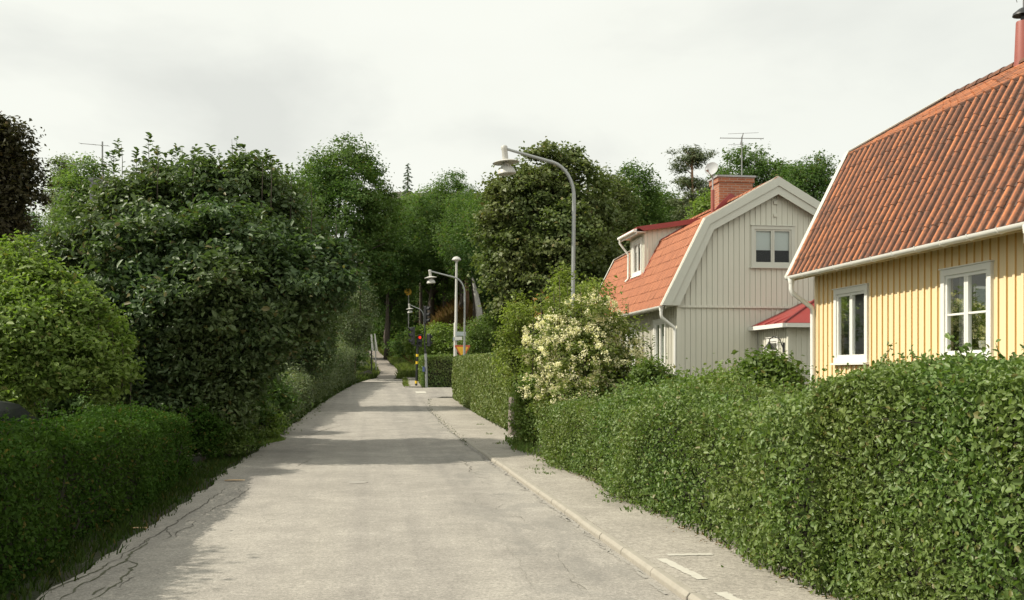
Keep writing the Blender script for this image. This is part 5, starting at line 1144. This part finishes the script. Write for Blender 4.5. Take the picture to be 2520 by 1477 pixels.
def spruce(px, top, D, seed, label, hw, bottom):
    rng = np.random.default_rng(seed); x, y = W(px, D); z0 = zt(x, y); zt_ = WZ(top, D); zb = WZ(bottom, D); r = hw * D / F
    root = thing('spruce_tree', (x, y, z0), label, 'tree'); mb = MB(); mb.tube([(x, y, z0 - .2), (x, y, zt_ - .1)], [.2, .03], 8); Ps, Ns, Ts = [], [], []
    for k in range(130):
        f = (k + .5) / 130; z = zt_ - f * (zt_ - zb); L_ = r * (.06 + .94 * f ** .8) * rng.uniform(.7, 1.1); th = k * 2.399; d = np.array([math.cos(th), math.sin(th), -.25])
        n = int(14 + 70 * f); t_ = rng.random((n, 1)) ** .7; P = np.array([x, y, z]) + d * L_ * t_ + rng.normal(size=(n, 3)) * np.array([.10, .10, .09]) * L_; P[:, 2] -= .12 * L_ * t_[:, 0] ** 2; Ps.append(P); Ns.append(np.array([0, 0, 1]) + .6 * rng.normal(size=(n, 3))); Ts.append(np.repeat(d[None], n, 0))
    leaves('crown', np.concatenate(Ps), np.concatenate(Ns), .26, rng, M['spruce'], root, asp=.3, tdir=np.concatenate(Ts), droop=.3); mb.build('trunk', M['bark'], root); return root
spruce(1003, 402, 112, 82, 'thin spruce tip poking up above the dip of the wood', 50, 700)
spruce(1480, 470, 84, 83, 'spruce half hidden behind the brownish narrow tree', 70, 760)
# bare lower trunks of pines on the bank right of the path
rg = np.random.default_rng(14); first = None
for k, (px, D, h, br, lb) in enumerate(((1178, 80, 10, 'birchbark', 'pale thick trunk standing at the right end of the brown bank'), (1150, 86, 11, 'pinebark', 'reddish pine trunk leaning on the brown bank'), (1035, 92, 14, 'bark', 'dark trunk behind the small street lamp'), (952, 84, 12, 'bark', 'dark trunk beside the footpath bend'), (1095, 98, 14, 'bark', 'thick dark trunk at the back of the brown bank'), (1168, 84, 10, 'bark', 'thin dark trunk next to the pale one'))):
    x, y = W(px, D); z0 = zt(x, y); t_ = thing('wood_tree', (x, y, z0), lb, 'tree', 'trees with bare trunks on the bank'); mb = MB(); r0 = .26 if k in (0, 4) else .17
    mb.tube([(x + rg.normal() * .2, y, z0 - .3), (x, y, z0 + 2), (x + rg.normal() * .25, y, z0 + h * (.34 if k == 0 else .45)), (x + rg.normal() * .4, y, z0 + h * (.52 if k == 0 else .78))], [r0 * 1.2, r0, r0 * .7, r0 * .12], 9); mb.build('trunk', M[br], t_, smooth='all')
    P, N = crown_pts(envelope(x, y, z0 + h * .72, 3.0, 2.8, 3.6, 9, rg), 300, 36, .6, rg, .5); leaves('crown', P, N, .2, rg, M['oakdark'], t_)
# deep wood: a few oaks copied further up the hill
src = []
for s in (101, 102, 103):
    src.append(tree('wood_oak', *W(940 + 60 * s % 200, 118), WZ(560, 118), WZ(790, 118), 5.6, 5.2, ('oakdark', 'oak', 'oakdark')[s % 3], s, 'tree', group='trees deep in the wood', leaf=.24, clumps=560, per=40, cs=.9, n=12, trunk=.28))
spots = [(700, 112), (790, 125), (880, 112), (930, 130), (985, 118), (1040, 128), (1100, 116), (1160, 124), (1230, 112), (1300, 118), (1390, 110), (1460, 122), (1540, 116), (1620, 122), (1700, 114), (1790, 124), (1880, 114), (1970, 118), (2060, 112), (620, 118), (520, 110), (400, 116), (280, 112), (160, 106), (40, 112), (-80, 106), (905, 102), (1010, 104), (1120, 103)]
for i, (px, D) in enumerate(spots):
    o = src[i] if i < 3 else copy_tree(src[i % 3]); x, y = W(px, D); o.location = (x, y, zt(x, y) - .5); rz_ = random.uniform(0, 6.28); s = random.uniform(.82, 1.05); o.rotation_euler = (0, 0, rz_); o.scale = (s, s, s * random.uniform(.85, 1.0))
    o['label'] = 'green tree standing deep in the wood on the hillside behind the nearer trees'
# undergrowth on the bank
src = []
for s in (111, 112):
    src.append(tree('wood_shrub', 0, 200, zt(0, 200) + 2.2, zt(0, 200) - .2, 1.9, 1.7, 'oakdark', s, 'shrub', cat='bush', group='undergrowth shrubs in the wood', leaf=.15, clumps=220, per=32, cs=.4, n=8, trunk=.05, low=0))
k = 0
for i in range(46):
    px = random.uniform(860, 1260) if i < 30 else random.uniform(560, 880); D = random.uniform(70, 100) if i < 30 else random.uniform(62, 100); x, y = W(px, D)
    if xl(y) - 1.5 < x < xl(y) + 3.4 and y < 114: continue
    if 1035 < px < 1190 and D < 97: continue
    o = src[k] if k < 2 else copy_tree(src[k % 2]); k += 1; o.location = (x, y, zt(x, y) - .2); s = random.uniform(.7, 1.25); o.scale = (s, s, s); o.rotation_euler = (0, 0, random.uniform(0, 6.28)); o['label'] = 'dark green undergrowth shrub among the trunks of the wood'

# ================================================================== grass, bracken and weeds
rg = np.random.default_rng(200)
def scatter(n, fx, ya, yb):
    y = rg.uniform(ya, yb, n); a, b = fx(y); x = a + (b - a) * rg.random(n); return np.stack([x, y, zg(x, y) - .02], 1)
P = scatter(11000, lambda y: (xl(y) - .75, xl(y) + .03 * np.sin(y * 5) + .05), 4, 27); P = P[rg.random(len(P)) < .35 + .65 * ((xl(P[:, 1]) - P[:, 0]) > .15)]
blades('verge_grass', P, .10, rg, M['grassdk'], 'ragged grass and weeds between the left hedge and the road', 'grass', w=.008)
P = scatter(3800, lambda y: (xl(y) - .45, xl(y) + .38 * np.exp(-((y - 26.6) / .9) ** 2) - .02), 25.0, 28.4); blades('sunny_grass', P, .09, rg, M['lime'], 'bright sunlit grass tuft at the left road edge', 'grass', w=.010)
P = scatter(9000, lambda y: (xl(y) - 1.2, xl(y) + .02), 27, 64); blades('far_verge_grass', P, .25, rg, M['grassdk'], 'rough grass under the left overgrown hedge', 'grass', w=.014)
P = scatter(24000, lambda y: (xl(y) + 1.35, xl(y) + 4.2 + .09 * (y - 60)), 62, 104); blades('meadow_grass', P, .42, rg, M['grass'], 'sunlit long grass on the right side of the footpath', 'grass', w=.03)
P = scatter(7000, lambda y: (xl(y) - 2.2, xl(y) - .02), 60, 100); blades('path_grass', P, .3, rg, M['grass'], 'grass on the left side of the footpath', 'grass', w=.03)
P = scatter(20000, lambda y: (3.0 + 0 * y, 12 + 0 * y), 72, 100); blades('bracken', P, .75, rg, M['bracken'], 'rusty brown bracken covering the sunny bank in the wood', 'bracken', w=.045)
P = scatter(900, lambda y: (np.maximum(xr(y), 1.95) - .12, np.maximum(xr(y), 1.95) + .12), 53.5, 61); blades('kerb_grass', P, .16, rg, M['grass'], 'strip of grass growing along the far kerb', 'grass', w=.018)
y = rg.uniform(24, 46, 300); x = xr(y) + rg.normal(size=300) * .07; P = np.stack([x, y, zroad(y) + .01], 1); blades('edge_grass', P, .03, rg, M['grassdk'], 'dry grass line along the flush pavement edge', 'grass', w=.012)
y = rg.uniform(6, 45, 900); x = np.where(y < 20.5, 3.46, 4.0) - np.abs(rg.normal(size=900)) * .05; P = np.stack([x, y, zroad(y) + .06 - .05 * sm(19, 25, y)], 1); blades('hedge_weeds', P, .10, rg, M['grassdk'], 'weeds along the foot of the right hedges', 'weeds', w=.008)
c = np.array([gpt(1285, 1100, .1)]); P = c + rg.normal(size=(500, 3)) * np.array([.12, 1.0, 0]); P[:, 2] = zroad(P[:, 1]) + .08; blades('pavement_weeds', P, .16, rg, M['bush'], 'green weeds at the pavement edge near the stone post', 'weeds', w=.012)
bl = []
for (px, py, s_) in ((1600, 1240, .05), (1545, 1255, .06), (1640, 1270, .07), (1500, 1235, .05), (1325, 1155, .10), (1345, 1165, .08), (1225, 1092, .06), (1205, 1068, .06), (1180, 1045, .08)):
    c = np.array(gpt(px, py, .11)); q_ = np.repeat(c[None], 22, 0) + rg.normal(size=(22, 3)) * np.array([s_, s_ * 1.4, 0]); bl.append(q_)
blades('pavement_sprouts', np.concatenate(bl), .05, rg, M['bush'], 'small sprouts of grass in the cracks of the pavement', 'weeds', w=.007)
# litter of dead leaves at the foot of the right hedge
y = rg.uniform(5, 21, 420); x = 3.47 - np.abs(rg.normal(size=420)) * .10; P = np.stack([x, y, zroad(y) + .08], 1); lt = leaves('leaf_litter', P, np.array([0, 0, 1]) + .25 * rg.normal(size=(420, 3)), .035, rg, M['bracken']); tag(lt, 'dead brown leaves scattered along the foot of the right hedge', 'leaf litter', None, 'stuff')
